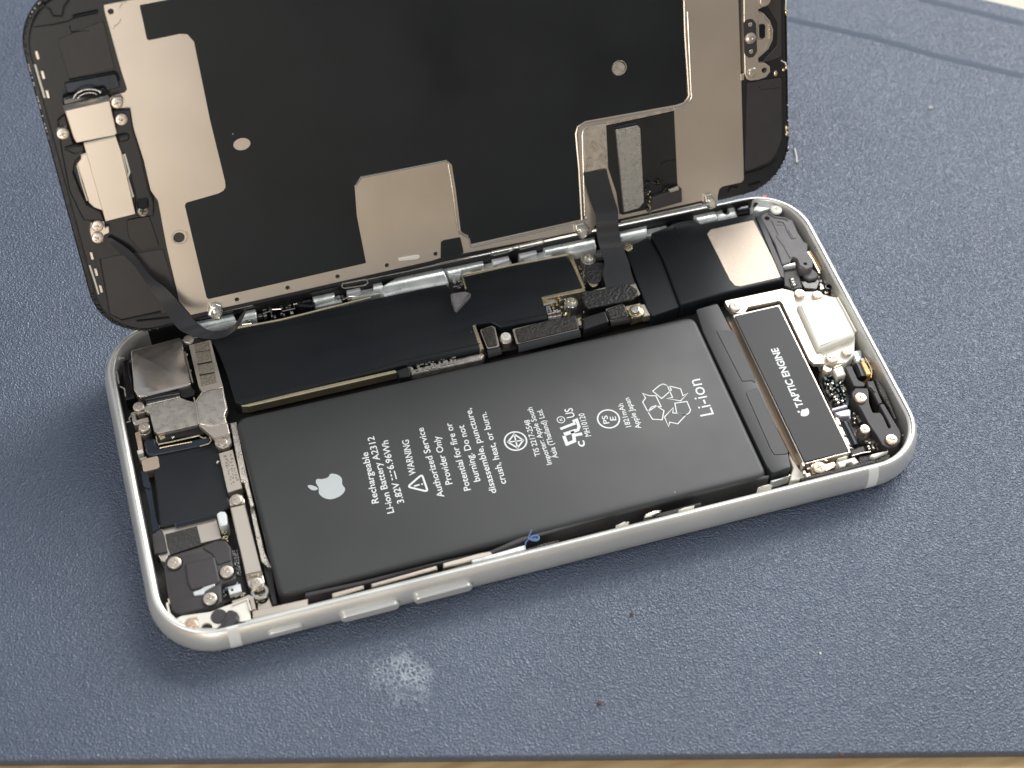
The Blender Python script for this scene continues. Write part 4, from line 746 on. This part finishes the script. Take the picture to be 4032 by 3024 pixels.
part('lens_barrel', BLKG, disp, [(3.9,45.78),(4.18,47.15),(5.29,47.42),(8.34,47.48),(11.04,47.61),(11.47,47.01),(11.54,46.08)], .9, 2.2, .35, .4, steps=3)
c = [(8.16,46.33)][0]; bm = N(); tube(bm, [(c[0]+2.4*math.cos(math.radians(a)), c[1]+1.6*math.sin(math.radians(a)), 2.2) for a in range(20, 165, 10)], .14, 6); tube(bm, [(c[0]+1.7*math.cos(math.radians(a)), c[1]+1.0*math.sin(math.radians(a)), 2.25) for a in range(20, 165, 10)], .1, 6); obj('lens_ring', bm, STEEL, disp)
part('mount_tab', NICK, disp, [(11.52,45.42),(12.34,45.66),(13.4,45.22),(13.62,44.35),(13.02,43.55),(11.77,43.61),(11.5,44.5)], .9, 1.8, .12, .3)
part('mount_tab', NICK, disp, [(1.83,41.75),(2.57,42.42),(3.73,42.47),(3.63,40.1),(2.9,39.88),(1.85,40.29)], .9, 1.8, .12, .3)
part('mount_tab', NICK, disp, [(3.4,24.11),(5.74,23.92),(5.53,22.59),(6.29,22.85),(6.09,21.56),(5.14,21.34),(4.66,20.11),(3.63,20.02),(2.81,20.78),(2.84,22.57)], .9, 1.8, .12, .3)
for p, z in (([(12.64,44.61)][0], 2.3), ([(12.67,41.57)][0], 2.4), ([(2.76,41.22)][0], 2.4), ([(4.41,23.4)][0], 2.2), ([(3.89,21.22)][0], 2.2), ([(12.52,24.26)][0], 1.9)): screw(disp, p, z, 1.05, NICK, .45)
part('earpiece_frame', BLKG, disp, [(11.92,26.73),(13.89,26.59),(13.71,24.87),(12.45,24.61),(11.69,25.24)], 1.5, 2.2, .2, .3)
for P in ([(2.02,54.85),(2.09,51.41),(2,48.03)], [(2.13,17.68),(2.13,14.42),(2.18,11.02)]):
    for p in P: 
        bm = N(); prism(bm, [(p[0]-.28, p[1]-.75), (p[0]+.28, p[1]-.75), (p[0]+.28, p[1]+.75), (p[0]-.28, p[1]+.75)], .8, 1.25, .1, .3); obj('gold_clip', bm, NICK, disp)
bm = N(); tube(bm, P3([(1.28,53.35),(1.32,50.93),(1.4,47.48)], .9), .2, 6); tube(bm, P3([(1.33,15.95),(1.48,13.15),(1.56,10.05)], .9), .18, 6); obj('bezel_slot', bm, CREAM, disp)
obj('moulded_rib', tube(N(), P3([(2.54,59.42),(5.65,59.28),(8.26,59.34),(9.08,59.66)], 1.0), .1, 6), BLKG, disp)
obj('moulded_rib', tube(N(), P3([(9.04,59.87),(9.91,59.98),(13.09,60.03)], 1.1), .3, 8), BLKG, disp)
obj('moulded_rib', tube(N(), P3([(8.17,58.58),(8.19,57.5),(11.11,57.2)], 1.0), .09, 6), BLKG, disp)
obj('moulded_rib', tube(N(), P3([(5.89,49.6),(7.79,49.6),(13.49,49.52),(13.79,49.15),(13.89,47.91)], 1.1), .14, 6), BLKG, disp)
obj('moulded_rib', tube(N(), P3([(5.17,49.35),(5.06,47.75),(11.15,47.67)], 1.0), .1, 6), BLKG, disp)
obj('moulded_rib', tube(N(), P3([(3.98,62.23),(5,62.6),(5.87,61.66),(5.99,60.67),(7.38,60.29),(8.12,61.79),(9.09,62.76)], 1.0), .18, 6), BLKG, disp)
obj('moulded_rib', tube(N(), P3([(4.27,4),(11.33,3.95)], 1.1), .22, 6), BLKG, disp)
obj('moulded_rib', tube(N(), P3([(6.76,3.1),(13.07,2.29)], 1.0), .2, 6), BLKG, disp)
obj('moulded_rib', tube(N(), P3([(3.31,16.65),(2.58,5.63),(4.27,4)], 1.0), .12, 6), BLKG, disp)
part('bezel_panel', BLKM, disp, [(5.73,56.65),(13.64,58.39),(13.6,50.03),(5.94,49.83)], .8, 1.05, .08, .6)
part('bezel_panel', FLEXG, disp, [(5.06,49.34),(13.6,49.26),(13.8,46.77),(10.87,46.57),(5.02,47.62)], .8, 1.25, .15, .3)
part('bezel_panel', BLKM, disp, [(3.38,16.55),(5.94,16.71),(10.9,16.17),(14.34,16.01),(14.91,5.08),(12.89,3.44),(4.29,4.13),(2.58,5.66)], .8, 1.05, .08, .6)
part('bezel_panel', mat('dark brown film', (.020, .017, .016), .35), disp, [(9.37,22.91),(13.38,22.85),(13.85,16.61),(10.56,16.51),(9.03,19.62)], .8, 1.15, .08, .6)
# bright corner brackets and clip loops along the lower edge
for q, s_ in (([(20.01,3.46),(21.08,3.54),(22.2,2.77),(22.13,1.34),(21.46,0.66),(20.08,0.66),(19.29,1.47)], 0), ([(90.1,2.89),(91.95,2.94),(92.99,1.46),(92.89,0.26),(91.47,-0.02),(90.62,0.81),(90,1.7)], 1), ([(116.51,2.85),(117.94,2.88),(118.25,1.7),(119.4,0.68),(118.78,0.09),(117.12,0.48),(116.56,1.36)], 2)):
    br = part('corner_lug', STEEL, disp, q, 0, 2.0, .35, .4, steps=3)
    cx = sum(p[0] for p in q)/len(q); cy = sum(p[1] for p in q)/len(q)
    bm = N(); lathe(bm, cx, cy-.5, [(1.05, 1.5), (1.0, 2.6), (.7, 2.8), (.6, 2.5), (0, 2.5)]); obj('rivet', bm, STEEL, br)
def loop(pl, name='clip_loop'):
    P = rnd(pl, .35, 5); n = len(P)
    bm = N(); tube(bm, [(p.x, p.y, .9) for p in P]+[(P[0].x, P[0].y, .9)], .13, 6); obj(name, bm, STEEL, disp)
loop([(44.61,1.21),(49.19,1.02),(49.51,0.21),(48.78,-0.22),(44.88,0.16),(44.51,0.62)]); loop([(73.57,0.82),(77.67,0.8),(77.95,0.23),(77.12,-0.05),(73.92,-0.12),(73.39,0.25)]); loop([(79.15,0.8),(83.41,0.91),(84.05,0.46),(83.67,0.06),(79.4,-0.12),(78.98,0.23)])
bm = N(); tube(bm, P3([(16.66,1.16),(27.49,0.9),(28.64,1.33),(37.93,1.25),(57,0.6),(62.6,0.66),(63.73,0.75),(72.75,0.59),(73.66,0.61),(84.23,0.97),(90.01,1.04)], .7), .15, 6); tube(bm, P3([(87.24,1.83),(94.86,1.46)], .7), .15, 6); tube(bm, P3([(99.49,0.84),(116.3,0.78)], .9), .18, 6); tube(bm, P3([(99.55,0.19),(116.87,0.02)], .4), .12, 6); obj('frame_wire', bm, STEEL, disp)

# ---- ribbon cables that still join the screen to the body (they hang on the screen)
mw = disp.matrix_world.inverted()
def world_sheet(name, rows, th, m, label, k=5):
    bm = sheet(N(), smooth_rows(rows, k), th)
    bmesh.ops.transform(bm, matrix=mw, verts=bm.verts)
    return obj(name, bm, m, disp, label, 60)
world_sheet('ribbon_cable', [
    ([(93.82,69,20.47)][0], [(98.43,68.96,20.3)][0]), ([(93.92,68.41,19.33)][0], [(98.64,68.22,18.82)][0]), ([(94.48,66.64,15.96)][0], [(99.34,66.43,15.4)][0]), ([(95.24,65.04,13.25)][0], [(99.94,64.84,12.72)][0]),
    ([(95.21,63.91,12.2)][0], [(99.46,63.19,12.2)][0]), ([(95.22,62.68,9.6)][0], [(99.55,62.08,9.6)][0]), ([(95.3,61.73,8.3)][0], [(99.63,60.83,8.3)][0]), ([(95.53,60.52,6.9)][0], [(99.91,59.61,6.9)][0]),
    ([(95.44,57.89,6.2)][0], [(100.07,57.2,6.2)][0]), ([(94.39,55.93,5.9)][0], [(99.8,55.14,5.9)][0]), ([(94.04,52.61,5.6)][0], [(99.65,52.45,5.6)][0])], .16, FLEX, 'wide dark ribbon cable bending down to the logic board')
world_sheet('ribbon_cable', [
    ([(6.4,70.84,26.35)][0], [(7.06,70.96,26.62)][0]), ([(7.45,69.56,24.86)][0], [(10.02,69.11,23.78)][0]), ([(9.89,67.65,21.9)][0], [(12.02,66.69,19.64)][0]), ([(11.4,65.44,18.26)][0], [(14.29,65.09,17.4)][0]), ([(12.88,63.64,15.05)][0], [(15.84,63.6,14.92)][0]),
    ([(14.56,60.38,12)][0], [(17.94,60.79,12)][0]), ([(16.03,58.61,11.5)][0], [(19.57,58.71,11.5)][0]), ([(18.61,57.53,10.5)][0], [(21.08,58.55,10.5)][0]), ([(21.75,56.6,10.5)][0], [(22.89,58.18,10.5)][0]), ([(24.4,57.08,11)][0], [(24.68,58.5,11)][0]), ([(26.25,58.48,12)][0], [(26.11,59.33,12)][0]), ([(27.4,60.07,12.5)][0], [(27.19,60.27,12.5)][0])], .14, FLEX, 'loose black ribbon cable curling up beside the camera')

# ================================================================== battery with its printing
batt = part('battery', BATT, phone, [(21,5.34),(108.09,5.34),(108.09,42.64),(21,42.64)], 1.0, 5.1, .9, 2.2, label='large black battery printed with white text', steps=6, seg=8)
bx0, by0, bx1, by1 = 20.6, 4.9, 108.4, 43.1
part('battery_wrap', BATT, batt, [(108.98,44.01),(113.5,44.37),(114.03,26.35),(113.41,9.35),(112.69,6.11),(109.02,5.94),(108.62,7.76),(108.4,38.8)], 1.2, 4.75, .2, .6, label='folded black wrap at the battery end', steps=3)
tabs = part('battery_wrap', BATT, batt, [(110.83,38.32),(114.11,37.41),(113.89,26.46),(113.5,24.9),(112.98,25.58),(111.21,25.94)], 4.7, 4.86, .1, .3)
part('battery_wrap', BATT, batt, [(110.92,23.4),(113.33,23.93),(113.51,9.32),(113.12,8.92),(110.83,9.37),(110.64,10.63)], 4.7, 4.86, .1, .3)
part('battery_end', SATW, batt, [(108.75,5.48),(112.3,5.52),(112.83,5.68),(112.25,5.24),(108.7,5.05)], 1.2, 3.4, .2, .1)
ZB = 5.12
def ftext(s, p0, p1, hscale=1.0, z=ZB, bold=0.0, cap=None):
    """flat lettering from a curve, fitted between two baseline points"""
    c = bpy.data.curves.new('t', 'FONT'); c.body = s; c.size = 1; c.resolution_u = 3; c.extrude = 0; c.offset = bold
    o = bpy.data.objects.new('t', c); COL.objects.link(o)
    me = bpy.data.meshes.new_from_object(o)
    bpy.data.objects.remove(o)
    xs = [v.co.x for v in me.vertices]; x0, x1 = min(xs), max(xs)
    a, b = Vector(p0[:2]), Vector(p1[:2]); d = b-a; sx = d.length/(x1-x0); d.normalize(); n = Vector((-d.y, d.x))
    sy = (cap/.7 if cap else sx*hscale)
    bm = N(); bm.from_mesh(me); bpy.data.meshes.remove(me)
    for v in bm.verts:
        q = a+d*(v.co.x-x0)*sx+n*v.co.y*sy; v.co = Vector((q.x*S, q.y*S, z*S))
    return bm
def merge(dst, src):
    me = bpy.data.meshes.new('t'); src.to_mesh(me); src.free(); dst.from_mesh(me); bpy.data.meshes.remove(me)
def stroke(bm, pts, w, z, closed=False):
    P = [Vector(p[:2]) for p in pts]; n = len(P); A = []
    for i in range(n):
        a = P[i-1] if (closed or i > 0) else P[i]; c = P[(i+1) % n] if (closed or i < n-1) else P[i]; b = P[i]
        n1 = (b-a); n2 = (c-b)
        if n1.length < 1e-9: n1 = n2
        if n2.length < 1e-9: n2 = n1
        n1 = Vector((-n1.y, n1.x)).normalized(); n2 = Vector((-n2.y, n2.x)).normalized(); m = n1+n2
        m = n1 if m.length < .2 else m/max(m.length_squared/2, .4)
        A.append([bm.verts.new(((b.x+m.x*s)*S, (b.y+m.y*s)*S, z*S)) for s in (w/2, -w/2)])
    R_ = range(n if closed else n-1)
    for i in R_:
        j = (i+1) % n; bm.faces.new((A[i][0], A[i][1], A[j][1], A[j][0]))
def flatpoly(bm, pts, z):
    vs = [bm.verts.new((p[0]*S, p[1]*S, z*S)) for p in pts]
    for t in tessellate_polygon([[v.co.copy() for v in vs]]):
        try: bm.faces.new([vs[i] for i in t])
        except ValueError: pass
def flatobj(name, bm, m, parent, label=None):
    for f in bm.faces:
        f.normal_update()
        if f.normal.z < 0: f.normal_flip()
    me = bpy.data.meshes.new(name); bm.to_mesh(me); bm.free(); me.materials.append(m)
    o = bpy.data.objects.new(name, me); COL.objects.link(o); o.parent = parent
    if label: o['label'] = label
    return o
TX = N()
for s, pq, cap in (
    ('Rechargeable', [(41.24,18.62),(41.93,29.27)], 1.2), ('Li-ion Battery A2312', [(43.29,16.01),(43.75,32.24)], 1.2),
    ('3.82V', [(45.46,17.48),(45.49,21.83)], 1.2), ('6.96Wh', [(45.5,24.61),(45.93,30.74)], 1.2),
    ('WARNING', [(48.85,22.43),(49.46,29.87)], 1.2),
    ('Authorized Service', [(52.39,16.74),(52.63,31.68)], 1.2), ('Provider Only', [(54.45,18.88),(54.9,29.18)], 1.2),
    ('Potential for fire or', [(57.17,16.82),(57.71,31.33)], 1.2), ('burning. Do not', [(59.28,18.13),(59.7,30.25)], 1.2),
    ('disassemble, puncture,', [(61.29,15.07),(61.92,33.43)], 1.2), ('crush, heat, or burn.', [(63.45,16.41),(64.3,31.91)], 1.2),
    ('TIS 2217-2548', [(70.89,20.3),(71.25,28.19)], 1.0), ('Importer: Apple South', [(72.32,18.07),(72.52,30.69)], 1.0), ('Asia (Thailand) Ltd.', [(73.77,19.03),(74.08,29.8)], 1.0),
    ('MH10120', [(80.79,21.86),(81.09,26.92)], 1.05), ('1821mAh', [(88.32,21.84),(88.5,27.06)], 1.0), ('Apple Japan', [(89.92,21.03),(90.02,27.95)], 1.0),
    ('c', [(79.14,20.04),(79.24,21.32)], 1.75), ('US', [(79.29,26.52),(79.42,28.57)], 1.5), ('R', [(76.91,26.36),(76.96,26.92)], .5),
    ('PS', [(84.79,23.55),(84.96,25.32)], 1.05), ('E', [(86.18,23.81),(86.37,24.66)], 1.1)):
    merge(TX, ftext(s, pq[0], pq[1], cap=cap, bold=.012))
merge(TX, ftext('Li-ion', *[(103.56,20.35),(103.9,28.46)], cap=2.6))
stroke(TX, [(45.35,22.43),(45.4,24.21)], .2, ZB)
for p in ([(44.63,22.39),(44.65,22.88)], [(44.67,23.19),(44.69,23.68)], [(44.68,23.97),(44.7,24.46)]): stroke(TX, p, .2, ZB)
stroke(TX, rnd([(46.83,20.38),(49.85,22.17),(49.93,18.48)], .35, 4), .36, ZB, True)
stroke(TX, [(47.89,20.22),(48.93,20.25)], .3, ZB); stroke(TX, [(49.21,20.24),(49.51,20.26)], .3, ZB)
c = [(67.56,24.44)][0]; stroke(TX, circ(c[0], c[1], 1.95, 36), .28, ZB, True)
d = [Vector(p) for p in [(67.74,25.91),(68.92,24.23),(67.47,22.94),(66.17,24.58)]]
stroke(TX, d, .3, ZB, True); stroke(TX, [d[0], d[2]], .26, ZB); stroke(TX, [d[1], d[3]], .26, ZB)
c = [(76.69,26.61)][0]; stroke(TX, circ(c[0], c[1], .68, 20), .16, ZB, True)
c = [(84.94,24.49)][0]; stroke(TX, circ(c[0], c[1], 1.95, 36), .28, ZB, True)
# joined backwards R and U mark
for p in ([(76.12,23.17),(76.11,21.02)], [(76.23,23.52),(78.6,23.75)], [(76.22,21.36),(77.58,21.61),(77.83,22.69),(77.84,23.71)], [(77.86,22.81),(79.4,22.71)]): stroke(TX, p, .62, ZB+.001*len(p))
for p in ([(75.98,24.74),(78.3,25.12),(78.96,25.19)], [(78.59,25.68),(79.39,25.84),(79.33,24.32),(78.9,23.67),(76.43,23.34)]): stroke(TX, p, .55, ZB+.004)
# three folded recycling arrows
for p in ([(92.72,28.12),(93.65,27.33),(94.85,26.99),(94.94,24.47),(94.18,24.81),(92.26,24.05),(92.08,26.32),(92.88,27.02)], [(94.12,24.96),(95.13,23.5),(94.15,21.69),(92.51,22.29),(92.26,24.05),(93.2,24.83)],
          [(94.64,28.11),(96.22,28.95),(96.95,29.12),(97.91,28.4),(98,27.44),(95.64,26.11)], [(97.63,28.55),(99.7,27.23),(99.57,25.67),(100.67,25.95),(98.77,24.71),(96.54,25.86),(97.63,25.82),(97.6,27.55)],
          [(97.59,24.51),(99.83,24.28),(99.8,22.32),(99.34,21.8),(98.57,21.49),(97.15,22.41)], [(98.57,21.49),(96.53,20.12),(95.27,20.86),(94.73,19.98),(94.76,22.17),(96.94,23.64),(96.51,22.59),(97.31,22.24)]):
    stroke(TX, p, .2, ZB, True)
flatobj('printed_text', TX, INK, batt, 'white printed words and safety marks')
AP = N(); flatpoly(AP, smooth_loop([(31.79,25.54),(32.14,26.17),(33.1,25.92),(34.08,26.04),(34.68,26.6),(35.72,26.11),(36.28,25.17),(36.09,23.95),(36.34,22.86),(35.55,21.92),(34.24,21.52),(33.19,21.62),(32.27,22.32),(31.82,23.27),(32.02,24.33)], 4), ZB)
flatpoly(AP, smooth_loop([(30.28,25.23),(30.86,25.26),(31.63,24.68),(31.84,24.18),(31.33,24.04),(30.66,24.37)], 4), ZB)
flatobj('printed_logo', AP, INKG, batt, 'pale bitten fruit logo')
T2 = ftext('TAPTIC ENGINE', *[(119.72,17.38),(120.22,31.06)], z=5.32, cap=1.35, bold=.03)
flatpoly(T2, smooth_loop([(118.55,16.06),(119.14,16.84),(119.56,16.77),(120.22,16.85),(120.28,16.31),(119.97,15.61),(119.35,15.32),(118.55,15.54)], 4), 5.32)
flatpoly(T2, [(118.1,16.71),(118.52,16.8),(118.7,16.44),(118.3,16.29)], 5.32)
flatobj('printed_text', T2, INK, tap, 'white printed words on the motor lid')
W1 = ftext('W1', *[(103.27,66.09),(101.7,66.07)], z=5.22, cap=.95)
flatobj('etched_text', W1, BLK, phone)

# ================================================================== loose bits
sb = N(); prism(sb, [(65.27,59),(68.06,58.8),(69.02,57.96),(65.46,55.13),(65.05,55.41),(65.04,57.63)], 5.02, 6.2, .3, .15, steps=2)
tag(obj('foam_scrap', sb, SCRAP), 'grey torn wedge of foam lying on the black film of the logic board', 'foam')
fb = N(); tube(fb, smooth_rows([[v] for v in [(62.73,3.07,6.3),(62.99,3.57,6.3),(63.49,3.9,6.3),(63.94,4.7,6.3),(64.71,5.65,6.3)]][:5], 4) and [r_[0] for r_ in smooth_rows([[v] for v in [(62.73,3.07,6.3),(62.99,3.57,6.3),(63.49,3.9,6.3),(63.94,4.7,6.3),(64.71,5.65,6.3)]], 4)], .11, 6)
tube(fb, [r_[0] for r_ in smooth_rows([[v] for v in [(63.63,4.03,6.4),(64.46,3.44,6.4),(65.18,3.47,6.4),(65.29,4.14,6.4),(64.42,4.27,6.4),(64,3.92,6.4)]], 4)], .2, 6)
prism(fb, [(64.28,4.44),(65.47,4.33),(65.33,3.56),(64.23,3.64)], 5.9, 6.3, .1, .2)
tag(obj('lint_thread', fb, BLUE), 'blue curl of lint stuck between battery edge and silver rim', 'lint')
def blob(name, c, r, m, label, cat, h=.5):
    bm = N(); bmesh.ops.create_icosphere(bm, subdivisions=2, radius=r*S)
    for v in bm.verts: v.co *= random.uniform(.75, 1.2); v.co.z *= h
    for v in bm.verts: v.co += Vector((c[0]*S, c[1]*S, r*h*.9*S))
    tag(obj(name, bm, m, None, None, 60), label, cat)
blob('crumb', [(66.92,-25.15)][0], .36, CRUMB, 'tiny brown crumb on the mat near the bottom edge of the picture', 'crumb')
blob('crumb', [(77.37,-11.23)][0], .32, CRUMB, 'tiny dark crumb on the mat below the long side of the phone', 'crumb')
blob('crumb', [(105.15,-26.78)][0], .22, CREAM, 'single cream grain on the mat at lower right', 'crumb')
blob('crumb', [(178.33,85.3)][0], .5, mat('white fluff', (.40, .41, .41), .8), 'pale fluff speck on the mat right of the screen', 'crumb', .3)
blob('crumb', [(101.33,-44.33)][0], .35, CRUMB, 'dark grain on the wooden table edge', 'crumb')
blob('crumb', [(73.12,40.79)][0], .28, WHIT, 'white speck on the upper edge of the battery', 'crumb')
fl = N(); tube(fl, [(145.65,81.75,0.15),(145.2,79.84,0.15),(144.6,77.99,0.15)], .16, 6); tag(obj('lint_thread', fl, CREAM), 'short pale fibre on the mat right of the open hinge', 'lint')

# ================================================================== mat and table
mm = bpy.data.materials.new('blue textured mat'); mm.use_nodes = True
n = mm.node_tree.nodes; L = mm.node_tree.links; b = n['Principled BSDF']
def nd(t, **k):
    x = n.new(t)
    for a, v in k.items(): setattr(x, a, v)
    return x
tcn = nd('ShaderNodeTexCoord'); geo = tcn.outputs['Object']
vor = nd('ShaderNodeTexVoronoi', feature='SMOOTH_F1'); vor.inputs['Scale'].default_value = 3200; vor.inputs['Smoothness'].default_value = .4; L.new(geo, vor.inputs['Vector'])
nz = nd('ShaderNodeTexNoise'); nz.inputs['Scale'].default_value = 2700; nz.inputs['Detail'].default_value = 4; L.new(geo, nz.inputs['Vector'])
add = nd('ShaderNodeMath', operation='ADD'); L.new(vor.outputs['Distance'], add.inputs[0]); L.new(nz.outputs[0], add.inputs[1])
bp = nd('ShaderNodeBump'); bp.inputs['Strength'].default_value = 1.; bp.inputs['Distance'].default_value = .00019; L.new(add.outputs[0], bp.inputs['Height']); L.new(bp.outputs[0], b.inputs['Normal'])
big = nd('ShaderNodeTexNoise'); big.inputs['Scale'].default_value = 28; big.inputs['Detail'].default_value = 6; L.new(geo, big.inputs['Vector'])
cr = nd('ShaderNodeValToRGB'); cr.color_ramp.elements[0].position = .3; cr.color_ramp.elements[1].position = .72
cr.color_ramp.elements[0].color = (.043, .065, .112, 1); cr.color_ramp.elements[1].color = (.060, .086, .138, 1); L.new(big.outputs[0], cr.inputs[0])
def smudge_or_glint(c, rad, prev, strength, vs=1050):
    """chalky rub mark or painted faint sparkle in the grain around point c"""
    v2 = nd('ShaderNodeVectorMath', operation='DISTANCE'); L.new(geo, v2.inputs[0]); v2.inputs[1].default_value = (c[0]*S, c[1]*S, 0)
    n2 = nd('ShaderNodeTexNoise'); n2.inputs['Scale'].default_value = 260; L.new(geo, n2.inputs['Vector'])
    a2 = nd('ShaderNodeMath', operation='MULTIPLY_ADD'); L.new(n2.outputs[0], a2.inputs[0]); a2.inputs[1].default_value = rad*1.9*S; L.new(v2.outputs['Value'], a2.inputs[2])
    mr = nd('ShaderNodeMapRange'); mr.inputs['From Min'].default_value = rad*S*2.15; mr.inputs['From Max'].default_value = rad*S*1.2; L.new(a2.outputs[0], mr.inputs[0])
    ed = nd('ShaderNodeTexVoronoi', feature='DISTANCE_TO_EDGE'); ed.inputs['Scale'].default_value = vs; L.new(geo, ed.inputs['Vector'])
    m2 = nd('ShaderNodeMapRange'); m2.inputs['From Min'].default_value = .20; m2.inputs['From Max'].default_value = .06; L.new(ed.outputs['Distance'], m2.inputs[0])
    mu = nd('ShaderNodeMath', operation='MULTIPLY'); L.new(mr.outputs[0], mu.inputs[0]); L.new(m2.outputs[0], mu.inputs[1])
    ms = nd('ShaderNodeMath', operation='MULTIPLY'); L.new(mu.outputs[0], ms.inputs[0]); ms.inputs[1].default_value = strength
    mx = nd('ShaderNodeMix', data_type='RGBA'); L.new(ms.outputs[0], mx.inputs['Factor']); L.new(prev, mx.inputs['A']); mx.inputs['B'].default_value = (.42, .47, .52, 1)
    return mx.outputs['Result']
c1 = smudge_or_glint([(37.7,-11.24)][0], 4.6, cr.outputs[0], .62)
c2 = smudge_or_glint([(58,-21.33)][0], 3.0, c1, .07)  # faint sparkle painted into the mat colour
L.new(c2, b.inputs['Base Color'])
rn = nd('ShaderNodeTexNoise'); rn.inputs['Scale'].default_value = 2600; L.new(geo, rn.inputs['Vector'])
rm = nd('ShaderNodeMapRange'); rm.inputs['From Min'].default_value = .35; rm.inputs['From Max'].default_value = .65; rm.inputs['To Min'].default_value = .26; rm.inputs['To Max'].default_value = .52; L.new(rn.outputs[0], rm.inputs[0]); L.new(rm.outputs[0], b.inputs['Roughness'])
b.inputs['Specular IOR Level'].default_value = 1.0
# mat: 2 mm sheet with two pressed creases at its far right
E = [Vector(p) for p in [(-26.93,-7.91),(130.11,-51.7),(205.87,113.15),(212.43,108.43)]]
du = (E[1]-E[0]).normalized(); dv = (E[3]-E[2]).normalized()
dn = Vector((du.y, -du.x))*.35; A = E[0]-du*220+dn; B_ = E[1]+du*120+dn
Cc = E[2]+dv*90; Dd = E[2]-dv*420
bm = N(); prism(bm, [A, B_, Cc, Dd, (A.x-60, Dd.y)], -2.0, 0, .35, 0, steps=3)
mato = obj('desk_mat', bm, mm); tag(mato, 'dark blue textured mat covering the table under the phone', 'mat')
bm = N()
for pl in ([(159.44,119.11,-0),(175.53,108.46,0),(187.62,98.81,0),(202.31,88.73,0)], [(190.89,117.55,-0),(197.28,113.07,0),(210.05,103.8,0)]):
    v = [Vector(p) for p in pl]; v = [v[0]]+v[1:]; tube(bm, v, .9, 8, .03)
obj('pressed_crease', bm, mat('worn blue crease', (.062, .084, .125), .55, 0, .6, 3500, spec=.25), mato)
wd = bpy.data.materials.new('pale oiled wood'); wd.use_nodes = True
n = wd.node_tree.nodes; L = wd.node_tree.links; b = n['Principled BSDF']
t_ = nd('ShaderNodeTexCoord'); mpg = nd('ShaderNodeMapping'); mpg.inputs['Rotation'].default_value = (0, 0, -math.atan2(du.y, du.x)); mpg.inputs['Scale'].default_value = (1, 14, 1)
L.new(t_.outputs['Object'], mpg.inputs[0]); wz = nd('ShaderNodeTexNoise'); wz.inputs['Scale'].default_value = 40; wz.inputs['Detail'].default_value = 6; L.new(mpg.outputs[0], wz.inputs['Vector'])
wr = nd('ShaderNodeValToRGB'); wr.color_ramp.elements[0].position = .3; wr.color_ramp.elements[1].position = .7
wr.color_ramp.elements[0].color = (.44, .28, .12, 1); wr.color_ramp.elements[1].color = (.66, .47, .24, 1); L.new(wz.outputs[0], wr.inputs[0]); L.new(wr.outputs[0], b.inputs['Base Color']); b.inputs['Roughness'].default_value = .45
bm = N(); prism(bm, [(-700, -500), (900, -500), (900, 900), (-700, 900)], -22, -2.05, 1)
tag(obj('table_top', bm, wd), 'pale wooden table showing along the front edge of the blue mat', 'table')
# flat pale cream surface beyond the far corner of the mat
bm = N(); F_ = [E[2]+dv*90, E[2]-dv*60]; nn = Vector((-dv.y, dv.x)); nn = nn if nn.y > 0 or nn.x > 0 else -nn
nn = Vector((.46, .89)) if nn.dot(Vector((.46, .89))) > 0 else nn
q = [E[2]+dv*120, E[2]-dv*90, E[2]-dv*90+Vector((60, 120)), E[2]+dv*120+Vector((60, 120))]
prism(bm, q, -2.04, -1.5, .1)
tag(obj('pale_patch', bm, mat('cream paper', (.72, .66, .54), .7)), 'cream surface on the table behind the far right corner of the mat', 'patch')
